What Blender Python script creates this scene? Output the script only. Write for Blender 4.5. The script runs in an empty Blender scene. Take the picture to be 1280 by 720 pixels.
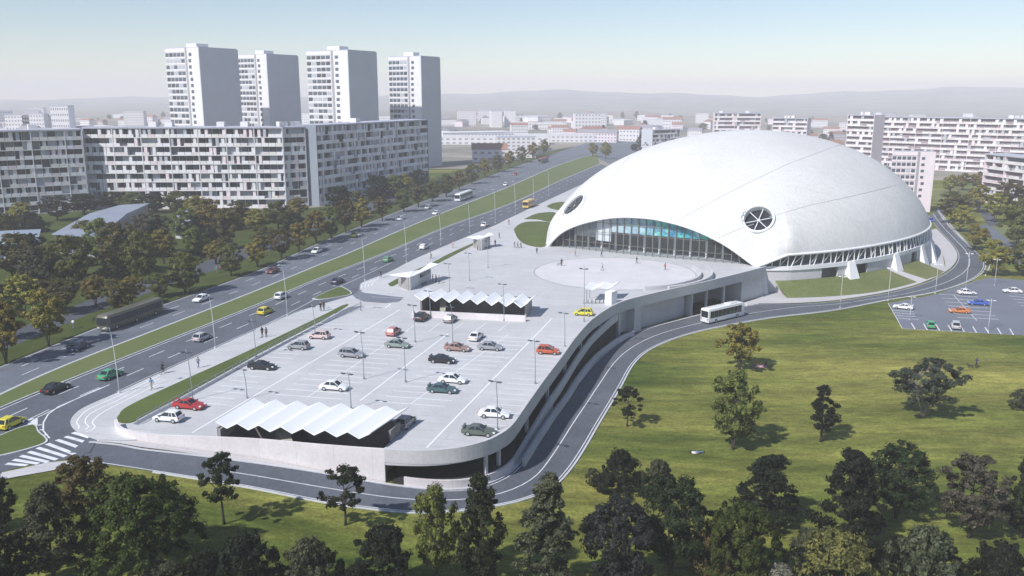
import bpy, bmesh, math, random
import numpy as np
from mathutils import Vector, Matrix
from mathutils.geometry import tessellate_polygon
R = math.radians
rnd = random.Random(7)
scene = bpy.context.scene
COL = scene.collection

# ------------------------------------------------------------------ camera
F = 1075.0; PITCH = math.atan(240.0/F); H = 44.0
cP, sP = math.cos(PITCH), math.sin(PITCH)
LOW = -7.0
def ray(px, py):
    dx = (px-640)/F; dv = (py-360)/F
    return Vector((dx, cP - dv*sP, -sP - dv*cP))
def G(px, py, z=0.0):
    d = ray(px, py); t = (z-H)/d.z
    return Vector((d.x*t, d.y*t, z))
def proj(v):
    D = v[1]*cP + (H-v[2])*sP
    u = v[1]*sP - (H-v[2])*cP
    return (640+F*v[0]/D, 360-F*u/D, D)
LY = [-500, 125, 138, 150, 180, 205, 224, 250, 300, 340, 400, 800, 3000, 9000]
LR = [30, 30, 22, 19, 20, 36, 55, 72, 108, 140, 170, 260, 500, 1200]
LL = [-60, -60, -45, -26, -20, -4, 15, 32, 68, 100, 130, 215, 440, 1100]
def hfun(x, y):
    l = np.interp(y, LY, LL); r = np.interp(y, LY, LR)
    t = np.clip((x-l)/(r-l), 0, 1)
    return -0.15 + (LOW+0.15)*t*t*(3-2*t)
def T(x, y): return float(hfun(x, y))
def GT(px, py, dz=0.0):
    z = 0.0
    for _ in range(40):
        p = G(px, py, z); z = 0.5*z + 0.5*T(p.x, p.y)
    p = G(px, py, z); p.z = T(p.x, p.y)+dz
    return p
def mpp(p):                       # metres per photo pixel (horizontal, vertical) at a point
    a = proj(p); b = proj((p[0], p[1], p[2]+1))
    return a[2]/F, 1.0/max(1e-6, a[1]-b[1])

# ------------------------------------------------------------------ materials
def mat(name, col, rough=0.8, metal=0.0, noise=None, spec=0.3, bump=0.0, extra=None):
    m = bpy.data.materials.new(name); m.use_nodes = True
    nt = m.node_tree; b = nt.nodes['Principled BSDF']
    b.inputs['Base Color'].default_value = (*col, 1); b.inputs['Roughness'].default_value = rough
    b.inputs['Metallic'].default_value = metal; b.inputs['Specular IOR Level'].default_value = spec
    if noise:
        tc = nt.nodes.new('ShaderNodeTexCoord'); last = None
        for (scale, amt, sx, sy) in noise:
            mp = nt.nodes.new('ShaderNodeMapping'); mp.inputs['Scale'].default_value = (sx, sy, 1)
            nt.links.new(tc.outputs['Object'], mp.inputs['Vector'])
            n = nt.nodes.new('ShaderNodeTexNoise'); n.inputs['Scale'].default_value = scale
            n.inputs['Detail'].default_value = 5; n.inputs['Roughness'].default_value = .62
            nt.links.new(mp.outputs[0], n.inputs['Vector'])
            mr = nt.nodes.new('ShaderNodeMapRange'); mr.inputs[1].default_value = .3; mr.inputs[2].default_value = .7
            mr.inputs[3].default_value = 1-amt; mr.inputs[4].default_value = 1+amt
            nt.links.new(n.outputs['Fac'], mr.inputs[0])
            if last is None: last = mr.outputs[0]
            else:
                mu = nt.nodes.new('ShaderNodeMath'); mu.operation = 'MULTIPLY'
                nt.links.new(last, mu.inputs[0]); nt.links.new(mr.outputs[0], mu.inputs[1]); last = mu.outputs[0]
        mx = nt.nodes.new('ShaderNodeVectorMath'); mx.operation = 'SCALE'
        mx.inputs[0].default_value = col
        nt.links.new(last, mx.inputs['Scale']); nt.links.new(mx.outputs[0], b.inputs['Base Color'])
        if bump:
            bp = nt.nodes.new('ShaderNodeBump'); bp.inputs['Strength'].default_value = bump; bp.inputs['Distance'].default_value = .1
            nt.links.new(last, bp.inputs['Height']); nt.links.new(bp.outputs[0], b.inputs['Normal'])
    return m
def slabbed(name, col, bw, bh, mortar, dark, rough=.7, rot=0.0, noise=((.08, .07), (1.5, .05)), spec=.3):
    """concrete in slabs: brick texture joints over two noises"""
    m = mat(name, col, rough, noise=[(s, a, 1, 1) for s, a in noise], spec=spec)
    nt = m.node_tree; b = nt.nodes['Principled BSDF']
    src = b.inputs['Base Color'].links[0].from_socket
    tc = nt.nodes.new('ShaderNodeTexCoord'); mp = nt.nodes.new('ShaderNodeMapping'); mp.inputs['Rotation'].default_value = (0, 0, rot)
    nt.links.new(tc.outputs['Object'], mp.inputs['Vector'])
    br = nt.nodes.new('ShaderNodeTexBrick'); br.inputs['Scale'].default_value = 1
    br.inputs['Brick Width'].default_value = bw; br.inputs['Row Height'].default_value = bh
    br.inputs['Mortar Size'].default_value = mortar; br.inputs['Mortar Smooth'].default_value = .3
    br.inputs['Color1'].default_value = (1, 1, 1, 1); br.inputs['Color2'].default_value = (.955, .955, .96, 1)
    br.inputs['Mortar'].default_value = (dark, dark, dark, 1)
    nt.links.new(mp.outputs[0], br.inputs['Vector'])
    mx = nt.nodes.new('ShaderNodeMix'); mx.data_type = 'RGBA'; mx.blend_type = 'MULTIPLY'; mx.inputs[0].default_value = 1
    nt.links.new(src, mx.inputs[6]); nt.links.new(br.outputs['Color'], mx.inputs[7]); nt.links.new(mx.outputs[2], b.inputs['Base Color'])
    return m
def ramp_mat(name, layers, rough=.9, bump=.0, spec=.15, mul=()):
    """layers: (scale, sx, sy, colA, colB, lo, hi) mixed together"""
    m = bpy.data.materials.new(name); m.use_nodes = True; nt = m.node_tree; b = nt.nodes['Principled BSDF']
    b.inputs['Roughness'].default_value = rough; b.inputs['Specular IOR Level'].default_value = spec
    tc = nt.nodes.new('ShaderNodeTexCoord'); out = None
    for (scale, sx, sy, ca, cb, lo, hi, fac) in layers:
        mp = nt.nodes.new('ShaderNodeMapping'); mp.inputs['Scale'].default_value = (sx, sy, 1)
        nt.links.new(tc.outputs['Object'], mp.inputs['Vector'])
        n = nt.nodes.new('ShaderNodeTexNoise'); n.inputs['Scale'].default_value = scale; n.inputs['Detail'].default_value = 6
        n.inputs['Roughness'].default_value = .65
        nt.links.new(mp.outputs[0], n.inputs['Vector'])
        cr = nt.nodes.new('ShaderNodeValToRGB'); cr.color_ramp.elements[0].position = lo; cr.color_ramp.elements[1].position = hi
        cr.color_ramp.elements[0].color = (*ca, 1); cr.color_ramp.elements[1].color = (*cb, 1)
        nt.links.new(n.outputs['Fac'], cr.inputs[0])
        if out is None: out = cr.outputs[0]
        else:
            mx = nt.nodes.new('ShaderNodeMix'); mx.data_type = 'RGBA'; mx.inputs[0].default_value = fac
            nt.links.new(out, mx.inputs[6]); nt.links.new(cr.outputs[0], mx.inputs[7]); out = mx.outputs[2]
    for (scale, sx, sy, amt) in mul:
        mp = nt.nodes.new('ShaderNodeMapping'); mp.inputs['Scale'].default_value = (sx, sy, 1)
        nt.links.new(tc.outputs['Object'], mp.inputs['Vector'])
        n = nt.nodes.new('ShaderNodeTexNoise'); n.inputs['Scale'].default_value = scale; n.inputs['Detail'].default_value = 5; n.inputs['Roughness'].default_value = .7
        nt.links.new(mp.outputs[0], n.inputs['Vector'])
        mr = nt.nodes.new('ShaderNodeMapRange'); mr.inputs[1].default_value = .33; mr.inputs[2].default_value = .67; mr.inputs[3].default_value = 1-amt; mr.inputs[4].default_value = 1+amt
        nt.links.new(n.outputs['Fac'], mr.inputs[0])
        v = nt.nodes.new('ShaderNodeVectorMath'); v.operation = 'SCALE'; nt.links.new(out, v.inputs[0]); nt.links.new(mr.outputs[0], v.inputs['Scale']); out = v.outputs[0]
    nt.links.new(out, b.inputs['Base Color'])
    return m
def leaf_mat(name, c1, c2, trans=.25):
    m = bpy.data.materials.new(name); m.use_nodes = True; nt = m.node_tree
    for n in list(nt.nodes):
        if n.type == 'BSDF_PRINCIPLED': nt.nodes.remove(n)
    out = [n for n in nt.nodes if n.type == 'OUTPUT_MATERIAL'][0]
    geo = nt.nodes.new('ShaderNodeTexCoord'); oi = nt.nodes.new('ShaderNodeObjectInfo')
    n = nt.nodes.new('ShaderNodeTexNoise'); n.inputs['Scale'].default_value = 1.1; n.inputs['Detail'].default_value = 3
    nt.links.new(geo.outputs['Object'], n.inputs['Vector'])
    cr = nt.nodes.new('ShaderNodeValToRGB'); cr.color_ramp.elements[0].position = .36; cr.color_ramp.elements[1].position = .66
    cr.color_ramp.elements[0].color = (*c1, 1); cr.color_ramp.elements[1].color = (*c2, 1)
    n2 = nt.nodes.new('ShaderNodeTexNoise'); n2.inputs['Scale'].default_value = 4.5; n2.inputs['Detail'].default_value = 2
    nt.links.new(geo.outputs['Object'], n2.inputs['Vector'])
    av = nt.nodes.new('ShaderNodeMath'); av.operation = 'MULTIPLY_ADD'; av.inputs[1].default_value = .75; nt.links.new(n2.outputs['Fac'], av.inputs[0])
    sc = nt.nodes.new('ShaderNodeMath'); sc.operation = 'MULTIPLY_ADD'; sc.inputs[1].default_value = .7; sc.inputs[2].default_value = -.225; nt.links.new(n.outputs['Fac'], sc.inputs[0])
    nt.links.new(sc.outputs[0], av.inputs[2]); nt.links.new(av.outputs[0], cr.inputs[0])
    hs = nt.nodes.new('ShaderNodeHueSaturation')
    mr = nt.nodes.new('ShaderNodeMapRange'); mr.inputs[3].default_value = .47; mr.inputs[4].default_value = .53
    nt.links.new(oi.outputs['Random'], mr.inputs[0]); nt.links.new(mr.outputs[0], hs.inputs['Hue'])
    mr2 = nt.nodes.new('ShaderNodeMapRange'); mr2.inputs[3].default_value = .78; mr2.inputs[4].default_value = 1.25
    nt.links.new(oi.outputs['Random'], mr2.inputs[0]); nt.links.new(mr2.outputs[0], hs.inputs['Value'])
    nt.links.new(cr.outputs[0], hs.inputs['Color'])
    d = nt.nodes.new('ShaderNodeBsdfPrincipled'); d.inputs['Roughness'].default_value = .5; d.inputs['Specular IOR Level'].default_value = .15
    t = nt.nodes.new('ShaderNodeBsdfTranslucent'); mix = nt.nodes.new('ShaderNodeMixShader'); mix.inputs[0].default_value = trans
    nt.links.new(hs.outputs[0], d.inputs['Base Color']); nt.links.new(hs.outputs[0], t.inputs['Color'])
    nt.links.new(d.outputs[0], mix.inputs[1]); nt.links.new(t.outputs[0], mix.inputs[2]); nt.links.new(mix.outputs[0], out.inputs['Surface'])
    return m

# ------------------------------------------------------------------ object helpers
def tag(o, label=None, cat=None, group=None, kind=None):
    if label: o['label'] = label
    if cat: o['category'] = cat
    if group: o['group'] = group
    if kind: o['kind'] = kind
    return o
def link(name, me, mats, parent=None):
    o = bpy.data.objects.new(name, me)
    if mats is not None:
        for m in (mats if isinstance(mats, (list, tuple)) else [mats]): me.materials.append(m)
    COL.objects.link(o)
    if parent: o.parent = parent
    return o
def empty(name, loc, rz=0, label=None, cat=None, group=None):
    o = bpy.data.objects.new(name, None); COL.objects.link(o); o.location = loc; o.rotation_euler = (0, 0, rz)
    o.empty_display_size = .5
    return tag(o, label, cat, group)
def copy_tree(o, parent=None):
    c = o.copy(); COL.objects.link(c)
    for k in ('label', 'category', 'group'):
        if parent is None and k in c: del c[k]
    if parent: c.parent = parent
    for ch in list(o.children): copy_tree(ch, c)
    return c
def set_mat(o, m, i=0):
    s = o.material_slots[i]; s.link = 'OBJECT'; s.material = m
class MB:
    def __init__(s): s.v = []; s.f = []; s.mi = []
    def add(s, vs, fs, mi=0):
        n = len(s.v); s.v += [tuple(v) for v in vs]
        for f in fs: s.f.append(tuple(i+n for i in f)); s.mi.append(mi)
    def box(s, x0, x1, y0, y1, z0, z1, mi=0):
        s.add([(x0,y0,z0),(x1,y0,z0),(x1,y1,z0),(x0,y1,z0),(x0,y0,z1),(x1,y0,z1),(x1,y1,z1),(x0,y1,z1)],
              [(3,2,1,0),(4,5,6,7),(0,1,5,4),(1,2,6,5),(2,3,7,6),(3,0,4,7)], mi)
    def hexa(s, lo, hi, mi=0):           # two quads (bottom, top) of 4 points
        s.add(list(lo)+list(hi), [(3,2,1,0),(4,5,6,7),(0,1,5,4),(1,2,6,5),(2,3,7,6),(3,0,4,7)], mi)
    def tube(s, pts, rad, n=8, mi=0, cap=True):
        pts = [Vector(p) for p in pts]; rings = []
        for i, p in enumerate(pts):
            d = (pts[min(i+1, len(pts)-1)]-pts[max(i-1, 0)]).normalized()
            a = d.orthogonal().normalized() if i == 0 else (prev - d*prev.dot(d)).normalized()
            prev = a; b = d.cross(a); r = rad[i] if isinstance(rad, (list, tuple)) else rad
            rings.append([p + (a*math.cos(2*math.pi*k/n) + b*math.sin(2*math.pi*k/n))*r for k in range(n)])
        vs = [v for rg in rings for v in rg]; fs = []
        for i in range(len(pts)-1):
            for k in range(n):
                fs.append((i*n+k, i*n+(k+1) % n, (i+1)*n+(k+1) % n, (i+1)*n+k))
        if cap: fs.append(tuple(range(n))[::-1]); fs.append(tuple((len(pts)-1)*n+k for k in range(n)))
        s.add(vs, fs, mi)
    def bar(s, a, b, w, h=None, mi=0):
        a = Vector(a); b = Vector(b); h = h or w; d = (b-a).normalized()
        u = d.cross(Vector((0,0,1)));  u = u.normalized() if u.length > 1e-4 else Vector((1,0,0))
        v = u.cross(d)
        q = [(-1,-1),(1,-1),(1,1),(-1,1)]
        s.hexa([a+u*(w/2*i)+v*(h/2*j) for i, j in q], [b+u*(w/2*i)+v*(h/2*j) for i, j in q], mi)
    def mesh(s, name, smooth=False):
        me = bpy.data.meshes.new(name); me.from_pydata(s.v, [], s.f)
        if any(s.mi): me.polygons.foreach_set('material_index', s.mi)
        if smooth: me.polygons.foreach_set('use_smooth', [True]*len(me.polygons))
        me.update(); return me
    def build(s, name, mats, parent=None, smooth=False, fix=True):
        me = s.mesh(name, smooth)
        if fix:
            bm = bmesh.new(); bm.from_mesh(me); bmesh.ops.recalc_face_normals(bm, faces=bm.faces); bm.to_mesh(me); bm.free()
        return link(name, me, mats, parent)
def resample(pts, n=None, step=None, dim=3):
    a = np.array([tuple(p)[:dim] for p in pts], float)
    d = np.r_[0, np.cumsum(np.linalg.norm(np.diff(a, axis=0), axis=1))]
    if n is None: n = max(2, int(d[-1]/step)+1)
    s = np.linspace(0, d[-1], n)
    return np.stack([np.interp(s, d, a[:, k]) for k in range(a.shape[1])], 1)
def smooth_curve(pts, per=8):
    p = [np.array(tuple(q), float) for q in pts]; p = [2*p[0]-p[1]] + p + [2*p[-1]-p[-2]]; out = []
    for i in range(1, len(p)-2):
        for k in range(per):
            t = k/per
            out.append(.5*((2*p[i]) + (-p[i-1]+p[i+1])*t + (2*p[i-1]-5*p[i]+4*p[i+1]-p[i+2])*t*t + (-p[i-1]+3*p[i]-3*p[i+1]+p[i+2])*t**3))
    out.append(p[-2]); return np.array(out)
def px_curve(pxs, z=None, per=8, smooth=True):
    pts = [G(x, y, z) if z is not None else GT(x, y) for x, y in pxs]
    if smooth and len(pts) > 2: return smooth_curve([(p.x, p.y) for p in pts], per)
    return np.array([(p.x, p.y) for p in pts])
def strip(name, A, B, dz, m, zfun=T, step=2.0, cross=4, flat=None):
    """a draped sheet between two plan curves"""
    n = max(3, int(max(np.linalg.norm(np.diff(A, axis=0), axis=1).sum(), np.linalg.norm(np.diff(B, axis=0), axis=1).sum())/step))
    a = resample(A, n, dim=2); b = resample(B, n, dim=2); mb = MB()
    vs = []
    for i in range(n):
        for k in range(cross+1):
            q = a[i]+(b[i]-a[i])*k/cross
            vs.append((q[0], q[1], (zfun(q[0], q[1]) if flat is None else flat)+dz))
    fs = [(i*(cross+1)+k, i*(cross+1)+k+1, (i+1)*(cross+1)+k+1, (i+1)*(cross+1)+k) for i in range(n-1) for k in range(cross)]
    mb.add(vs, fs); me = mb.mesh(name)
    bm = bmesh.new(); bm.from_mesh(me); bmesh.ops.recalc_face_normals(bm, faces=bm.faces)
    if sum(f.normal.z for f in bm.faces) < 0: bmesh.ops.reverse_faces(bm, faces=bm.faces)
    bm.to_mesh(me); bm.free()
    return tag(link(name, me, m), kind='structure')
def poly_sheet(name, pts, z, m, holes=(), skirt=0.0, kind='structure', zfun=None):
    loops = [[Vector((p[0], p[1], 0)) for p in pts]] + [[Vector((p[0], p[1], 0)) for p in h] for h in holes]
    tri = tessellate_polygon(loops); flat = [v for l in loops for v in l]
    mb = MB(); zz = [(zfun(v.x, v.y) if zfun else 0)+z for v in flat]
    mb.add([(v.x, v.y, q) for v, q in zip(flat, zz)], [tuple(t) for t in tri])
    me = mb.mesh(name); bm = bmesh.new(); bm.from_mesh(me)
    for f in bm.faces:
        f.normal_update()
        if f.normal.z < 0: f.normal_flip()
    bm.to_mesh(me); bm.free()
    if skirt:
        mb = MB(); mb.v = [tuple(v.co) for v in me.vertices]; mb.f = [tuple(p.vertices) for p in me.polygons]; mb.mi = [0]*len(mb.f)
        n = len(pts)
        mb.add([(p[0], p[1], z-skirt) for p in pts], [])
        N = len(flat)
        area = sum(pts[i][0]*pts[(i+1) % n][1]-pts[(i+1) % n][0]*pts[i][1] for i in range(n))
        for i in range(n):
            j = (i+1) % n; q = (i, j, N+j, N+i); mb.f.append(q[::-1] if area > 0 else q); mb.mi.append(0)
        me = mb.mesh(name)
    o = link(name, me, m)
    if kind: tag(o, kind=kind)
    return o
class Paint:                                # painted lines collected into one sheet
    def __init__(s): s.mb = MB()
    def line(s, pts, w, dz, zf=None, step=3.0):
        p = resample(np.array([tuple(q)[:2] for q in pts]), step=step, dim=2); n = len(p)
        vs = []
        for i in range(n):
            d = p[min(i+1, n-1)]-p[max(i-1, 0)]; d /= (np.linalg.norm(d)+1e-9); nn = np.array([-d[1], d[0]])*w/2
            for sgn in (-1, 1):
                q = p[i]+nn*sgn; vs.append((q[0], q[1], (zf(q[0], q[1]) if zf else 0)+dz))
        s.mb.add(vs, [(2*i+1, 2*i, 2*i+2, 2*i+3) for i in range(n-1)])
    def dashes(s, pts, w, dz, on, off, zf=None):
        p = np.array([tuple(q)[:2] for q in pts]); d = np.r_[0, np.cumsum(np.linalg.norm(np.diff(p, axis=0), axis=1))]
        t = off/2
        while t+on < d[-1]:
            q = np.stack([np.interp([t, t+on], d, p[:, k]) for k in (0, 1)], 1); s.line(q, w, dz, zf); t += on+off
    def build(s, name, m): return tag(s.mb.build(name, m, fix=False), kind='structure')
def offset(path, o):
    n = len(path); out = []
    for i in range(n):
        d = path[min(i+1, n-1)]-path[max(i-1, 0)]; d = d/(np.linalg.norm(d)+1e-9); out.append(path[i]+np.array([d[1], -d[0]])*o)
    return np.array(out)
def sweep_wall(name, path, o0, o1, ztop, zbot, m, parent=None, caps=True):
    """vertical wall of real thickness along a plan path; offsets to the right of travel"""
    a = offset(path, o0); b = offset(path, o1); n = len(path); mb = MB(); vs = []
    for i in range(n):
        zt = ztop(*path[i]) if callable(ztop) else ztop; zb = zbot(*path[i]) if callable(zbot) else zbot
        zb = min(zb, zt-.02)
        vs += [(a[i][0], a[i][1], zb), (b[i][0], b[i][1], zb), (b[i][0], b[i][1], zt), (a[i][0], a[i][1], zt)]
    fs = []
    for i in range(n-1):
        for k in range(4): fs.append((4*i+k, 4*i+(k+1) % 4, 4*i+4+(k+1) % 4, 4*i+4+k))
    if caps: fs += [(0, 1, 2, 3), (4*n-1, 4*n-2, 4*n-3, 4*n-4)]
    mb.add(vs, fs); return mb.build(name, m, parent)
def near(path, p): return int(np.argmin(np.linalg.norm(path-np.array([p[0], p[1]]), axis=1)))

M = {}
M['deck'] = slabbed('deck_concrete', (.50, .505, .52), 60, 2.55, .10, .86, rot=-math.atan2((G(425, 499)-G(344, 493)).y, (G(425, 499)-G(344, 493)).x), noise=((.05, .08), (.35, .05), (1.8, .05), (7, .05)))
M['conc'] = mat('pale_concrete', (.52, .515, .53), .75, noise=[(.15, .1, 1, 1), (2.5, .07, 1, 1)], bump=.05)
M['front_wall'] = slabbed('shuttered_concrete', (.66, .62, .63), 5, 50, .03, .8, noise=((.2, .08), (2, .06)))
M['walk'] = slabbed('pavement_slabs', (.50, .49, .505), 3, 1.5, .05, .86, noise=((.1, .08), (2, .05)))
M['greywall'] = mat('grey_concrete', (.30, .29, .28), .85, noise=[(.4, .15, 1, 1), (4, .08, 1, 1)])
M['dark'] = mat('void_shade_concrete', (.19, .18, .18), .9, noise=[(.5, .2, 1, 1)])  # dark tone stands in for shade in stair voids and inner walls
M['black'] = mat('garage_shade_concrete', (.03, .03, .033), .95)  # near-black colour paints the deep shade inside the garage
M['tan'] = mat('tan_stair', (.38, .36, .30), .85)
M['asphalt'] = mat('asphalt', (.105, .115, .14), .85, noise=[(.04, .14, 1, 1), (.22, .12, 1, 1), (.7, .1, 3, 1), (6, .16, 1, 1)], spec=.25)
M['asphalt2'] = mat('asphalt_worn', (.13, .145, .175), .85, noise=[(.05, .18, 1, 1), (.22, .12, 1, 1), (.7, .1, 3, 1), (6, .16, 1, 1)], spec=.25)
M['lot'] = mat('car_park_asphalt', (.16, .175, .215), .85, noise=[(.06, .1, 1, 1), (6, .1, 1, 1)], spec=.25)
M['path'] = mat('path_asphalt', (.075, .085, .105), .9, noise=[(.1, .15, 1, 1), (6, .12, 1, 1)])
M['paint'] = mat('road_paint', (.66, .67, .70), .7, noise=[(.9, .16, 1, 1)])
M['faint'] = mat('bay_paint', (.80, .81, .83), .7)
M['joint'] = mat('dark_joint', (.30, .30, .33), .8)
M['kerb'] = mat('kerb_stone', (.52, .53, .56), .8, noise=[(.8, .1, 1, 1)])
M['white'] = mat('white_render', (.78, .78, .79), .6, noise=[(.3, .04, 1, 1)])
M['canopy'] = mat('white_canopy', (.86, .87, .88), .5)
M['steel'] = mat('grey_steel', (.30, .33, .37), .5, .3)
M['lampdark'] = mat('dark_lamp_housing', (.05, .06, .08), .4, .3)
M['lampwhite'] = mat('pale_steel', (.62, .64, .68), .45, .2)
M['trim'] = mat('white_steel', (.74, .76, .77), .5)
M['mown'] = ramp_mat('mown_grass', [(.12, 1, 1, (.075, .10, .028), (.11, .145, .04), .35, .65, 1), (3, 1, 1, (.055, .08, .02), (.125, .15, .05), .3, .7, .4)])
M['median'] = ramp_mat('median_grass', [(.06, 1, 1, (.10, .135, .045), (.14, .165, .065), .35, .65, 1), (2.5, 1, 1, (.075, .10, .03), (.15, .175, .07), .3, .7, .35)])
M['verge'] = ramp_mat('verge_grass', [(.2, 1, 1, (.035, .055, .012), (.075, .095, .02), .35, .65, 1), (2.5, 1, 1, (.03, .05, .01), (.085, .10, .03), .3, .7, .35)])
M['lawn'] = ramp_mat('lawn_grass', [(.05, 1, 1, (.10, .135, .04), (.19, .205, .085), .35, .65, 1), (1.2, 1, 1, (.08, .10, .035), (.22, .22, .11), .3, .7, .4)])
M['farfield'] = ramp_mat('far_fields', [(.0016, 1, 3, (.20, .20, .15), (.44, .40, .35), .38, .6, 1), (.012, 1, 2, (.05, .07, .05), (.30, .25, .24), .4, .65, .5)])
M['hill'] = ramp_mat('far_hills', [(.0035, 1, 7, (.07, .14, .09), (.42, .39, .34), .36, .62, 1), (.012, 1, 5, (.03, .09, .06), (.42, .36, .36), .42, .62, .45)])  # hill and far field colours lightened to carry haze; patches are fields
M['glass'] = mat('dark_window_glass', (.025, .03, .04), .12, spec=.5)
M['carglass'] = mat('car_glass', (.02, .025, .035), .08, spec=.6)
M['tyre'] = mat('tyre_rubber', (.02, .02, .022), .8)
M['rim'] = mat('wheel_rim', (.5, .52, .55), .35, .6)
M['hlight'] = mat('headlamp_glass', (.75, .77, .8), .15)
M['tlight'] = mat('tail_lamp_red', (.45, .02, .02), .25)
M['bark'] = mat('bark', (.055, .045, .038), .95, noise=[(3, .3, 1, 1)])
M['barkpale'] = mat('pale_bark', (.20, .18, .17), .95, noise=[(3, .3, 1, 1)])
def car_paint(n, c): return mat('car_paint_'+n, c, .28, spec=.5)
PAINT = {k: car_paint(k, c) for k, c in dict(white=(.74, .75, .77), red=(.38, .035, .04), black=(.018, .019, .022), grey=(.27, .28, .31), silver=(.46, .47, .5),
    beige=(.58, .46, .44), pink=(.48, .22, .22), sage=(.22, .27, .25), brown=(.30, .19, .16), teal=(.06, .11, .12), olive=(.10, .12, .10), orange=(.45, .10, .045),
    yellow=(.62, .56, .05), green=(.07, .33, .17), navy=(.03, .045, .10), blue=(.05, .11, .45), maroon=(.17, .055, .055), lime=(.50, .52, .10), tang=(.60, .20, .06), busolive=(.12, .115, .085), busyellow=(.62, .42, .10)).items()}
HAZE=0.00034; SUNEL=44; DUST=0.0; AIR=1.0; OZ=2.6; SKYS=0.098; SUNE=4.6; EXPO=0.25
# ------------------------------------------------------------------ ground, roads, deck outline
TOPPX = [(143,524),(146,531),(153,536),(170,540),(200,544),(250,546),(320,549),(400,556),(470,561),(525,563),(568,560),(600,553),(620,545),(640,531),(660,503),(680,475),
         (702,446),(720,421),(737,402),(750,392),(768,381),(790,373),(840,361),(890,350),(958,333)]
EDGE = smooth_curve([(p.x, p.y) for p in (G(x, y, 1.0) for x, y in TOPPX)], 14)
EDGE = resample(EDGE, step=.8, dim=2)
A_ = G(684, 308); B_ = G(945, 333)
WEST = [(122,549),(102,542),(92,535),(88,527),(94,517),(109,507),(148,490),(200,466),(320,412),(380,387),(440,369),(449,363),(450,357),(455,352),(486,340),(522,322),(583,296),(620,281),(640,271),(700,243),(735,227)]
west = px_curve(WEST, 0.0, 6)
# dome plan ellipse
CX, CY, EA, EB, ETH, EC, EZ = 77.577, 285.41, 76.46, 54.44, .757, 38.46, -5.33
def ell(ang, z=0.0, k=1.0):
    q = math.sqrt(max(0, 1-((z-EZ)/EC)**2))*k; x = EA*q*math.cos(ang); y = EB*q*math.sin(ang)
    return np.array([CX+x*math.cos(ETH)-y*math.sin(ETH), CY+x*math.sin(ETH)+y*math.cos(ETH)])
def ell_ang(p):
    w = np.array([p[0]-CX, p[1]-CY]); x = w[0]*math.cos(ETH)+w[1]*math.sin(ETH); y = -w[0]*math.sin(ETH)+w[1]*math.cos(ETH)
    return math.atan2(y/EB, x/EA)
angB = ell_ang(B_); angA = ell_ang(A_)
back = [ell(a, 0, .95) for a in np.linspace(angB, angB+R(120), 30)]
deck_poly = [tuple(p) for p in west] + [(60, 430), (110, 380)] + [tuple(p) for p in back[::-1]] + [tuple(p) for p in EDGE[::-1] if p[1] > 0][:0]
e0 = near(EDGE, G(170, 540, 1.0))
deck_poly += [tuple(p) for p in EDGE[::-1][:len(EDGE)-e0]]
deck_poly.append(tuple(G(140, 550, 0))[:2])
dp = np.array(deck_poly)
def inside(x, y, poly):
    c = np.zeros(x.shape, bool); n = len(poly); j = n-1
    for i in range(n):
        xi, yi = poly[i]; xj, yj = poly[j]
        m = ((yi > y) != (yj > y)) & (x < (xj-xi)*(y-yi)/(yj-yi+1e-12)+xi); c ^= m; j = i
    return c
def axis(lo, hi, step, far, g):
    a = list(np.arange(lo, hi+.01, step)); s = step
    while a[-1] < far: s *= g; a.append(a[-1]+s)
    s = step
    while a[0] > -far: s *= g; a.insert(0, a[0]-s)
    return np.array(a)
ax = axis(-150, 270, 2.5, 7000, 1.16); ay = axis(30, 430, 2.5, 7500, 1.16); ay = ay[ay > -160]
XX, YY = np.meshgrid(ax, ay); ZZ = hfun(XX, YY)
ins = inside(XX, YY, deck_poly)
dist = np.full(XX.shape, 1e9); qx = XX[ins]; qy = YY[ins]
rs = resample(np.vstack([dp, dp[:1]]), step=3, dim=2)
dd = np.full(qx.shape, 1e9)
for p in rs: dd = np.minimum(dd, (qx-p[0])**2+(qy-p[1])**2)
dist[ins] = np.sqrt(dd)
ZZ = np.where(ins, ZZ - np.clip((dist-3.2)/2.0, 0, 1)*7.0, ZZ)
ZZ = ZZ + np.where(YY > 900, 0, 0)
ny, nx = XX.shape
g = MB(); g.v = [tuple(v) for v in np.stack([XX.ravel(), YY.ravel(), ZZ.ravel()], 1)]
g.f = [(j*nx+i, j*nx+i+1, (j+1)*nx+i+1, (j+1)*nx+i) for j in range(ny-1) for i in range(nx-1)]
def field(x, y):
    if y > 520: return 1
    if x < -10-0.0*y and y > 300 and x < -60: return 1
    return 0
g.mi = [field(ax[i], ay[j]) for j in range(ny-1) for i in range(nx-1)]
def park_material():
    m = ramp_mat('park_grass', [(.024, .4, 1.5, (.050, .082, .012), (.235, .225, .056), .36, .64, 1)], mul=((.11, .35, 1.6, .34), (.6, .4, 1.3, .30), (2.2, 1, 1.4, .36), (9, 1, 1, .3)))
    return m
gr = g.build('ground', [park_material(), M['farfield']], smooth=True, fix=False); tag(gr, kind='structure')

# hills on the horizon
hb = MB(); xs = np.linspace(-7000, 7000, 160); rows = [(2600, 0.0), (3300, .35), (4100, .75), (4800, 1.0), (5600, .6)]
for k, (yy, f) in enumerate(rows):
    for x in xs:
        side = np.interp(x, [-4000, -2200, -600, 400, 1400, 2600, 4500], [30, 36, 60, 76, 58, 96, 124])
        z = -8 + f*(side + 7*math.sin(x*.0031+1)+5*math.sin(x*.0083)+3*math.sin(x*.021+2))
        hb.v.append((x, yy, z))
hb.f = [(k*160+i, k*160+i+1, (k+1)*160+i+1, (k+1)*160+i) for k in range(len(rows)-1) for i in range(159)]
hb.mi = [0]*len(hb.f)
tag(hb.build('hills', M['hill'], smooth=True, fix=False), kind='structure')

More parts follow.
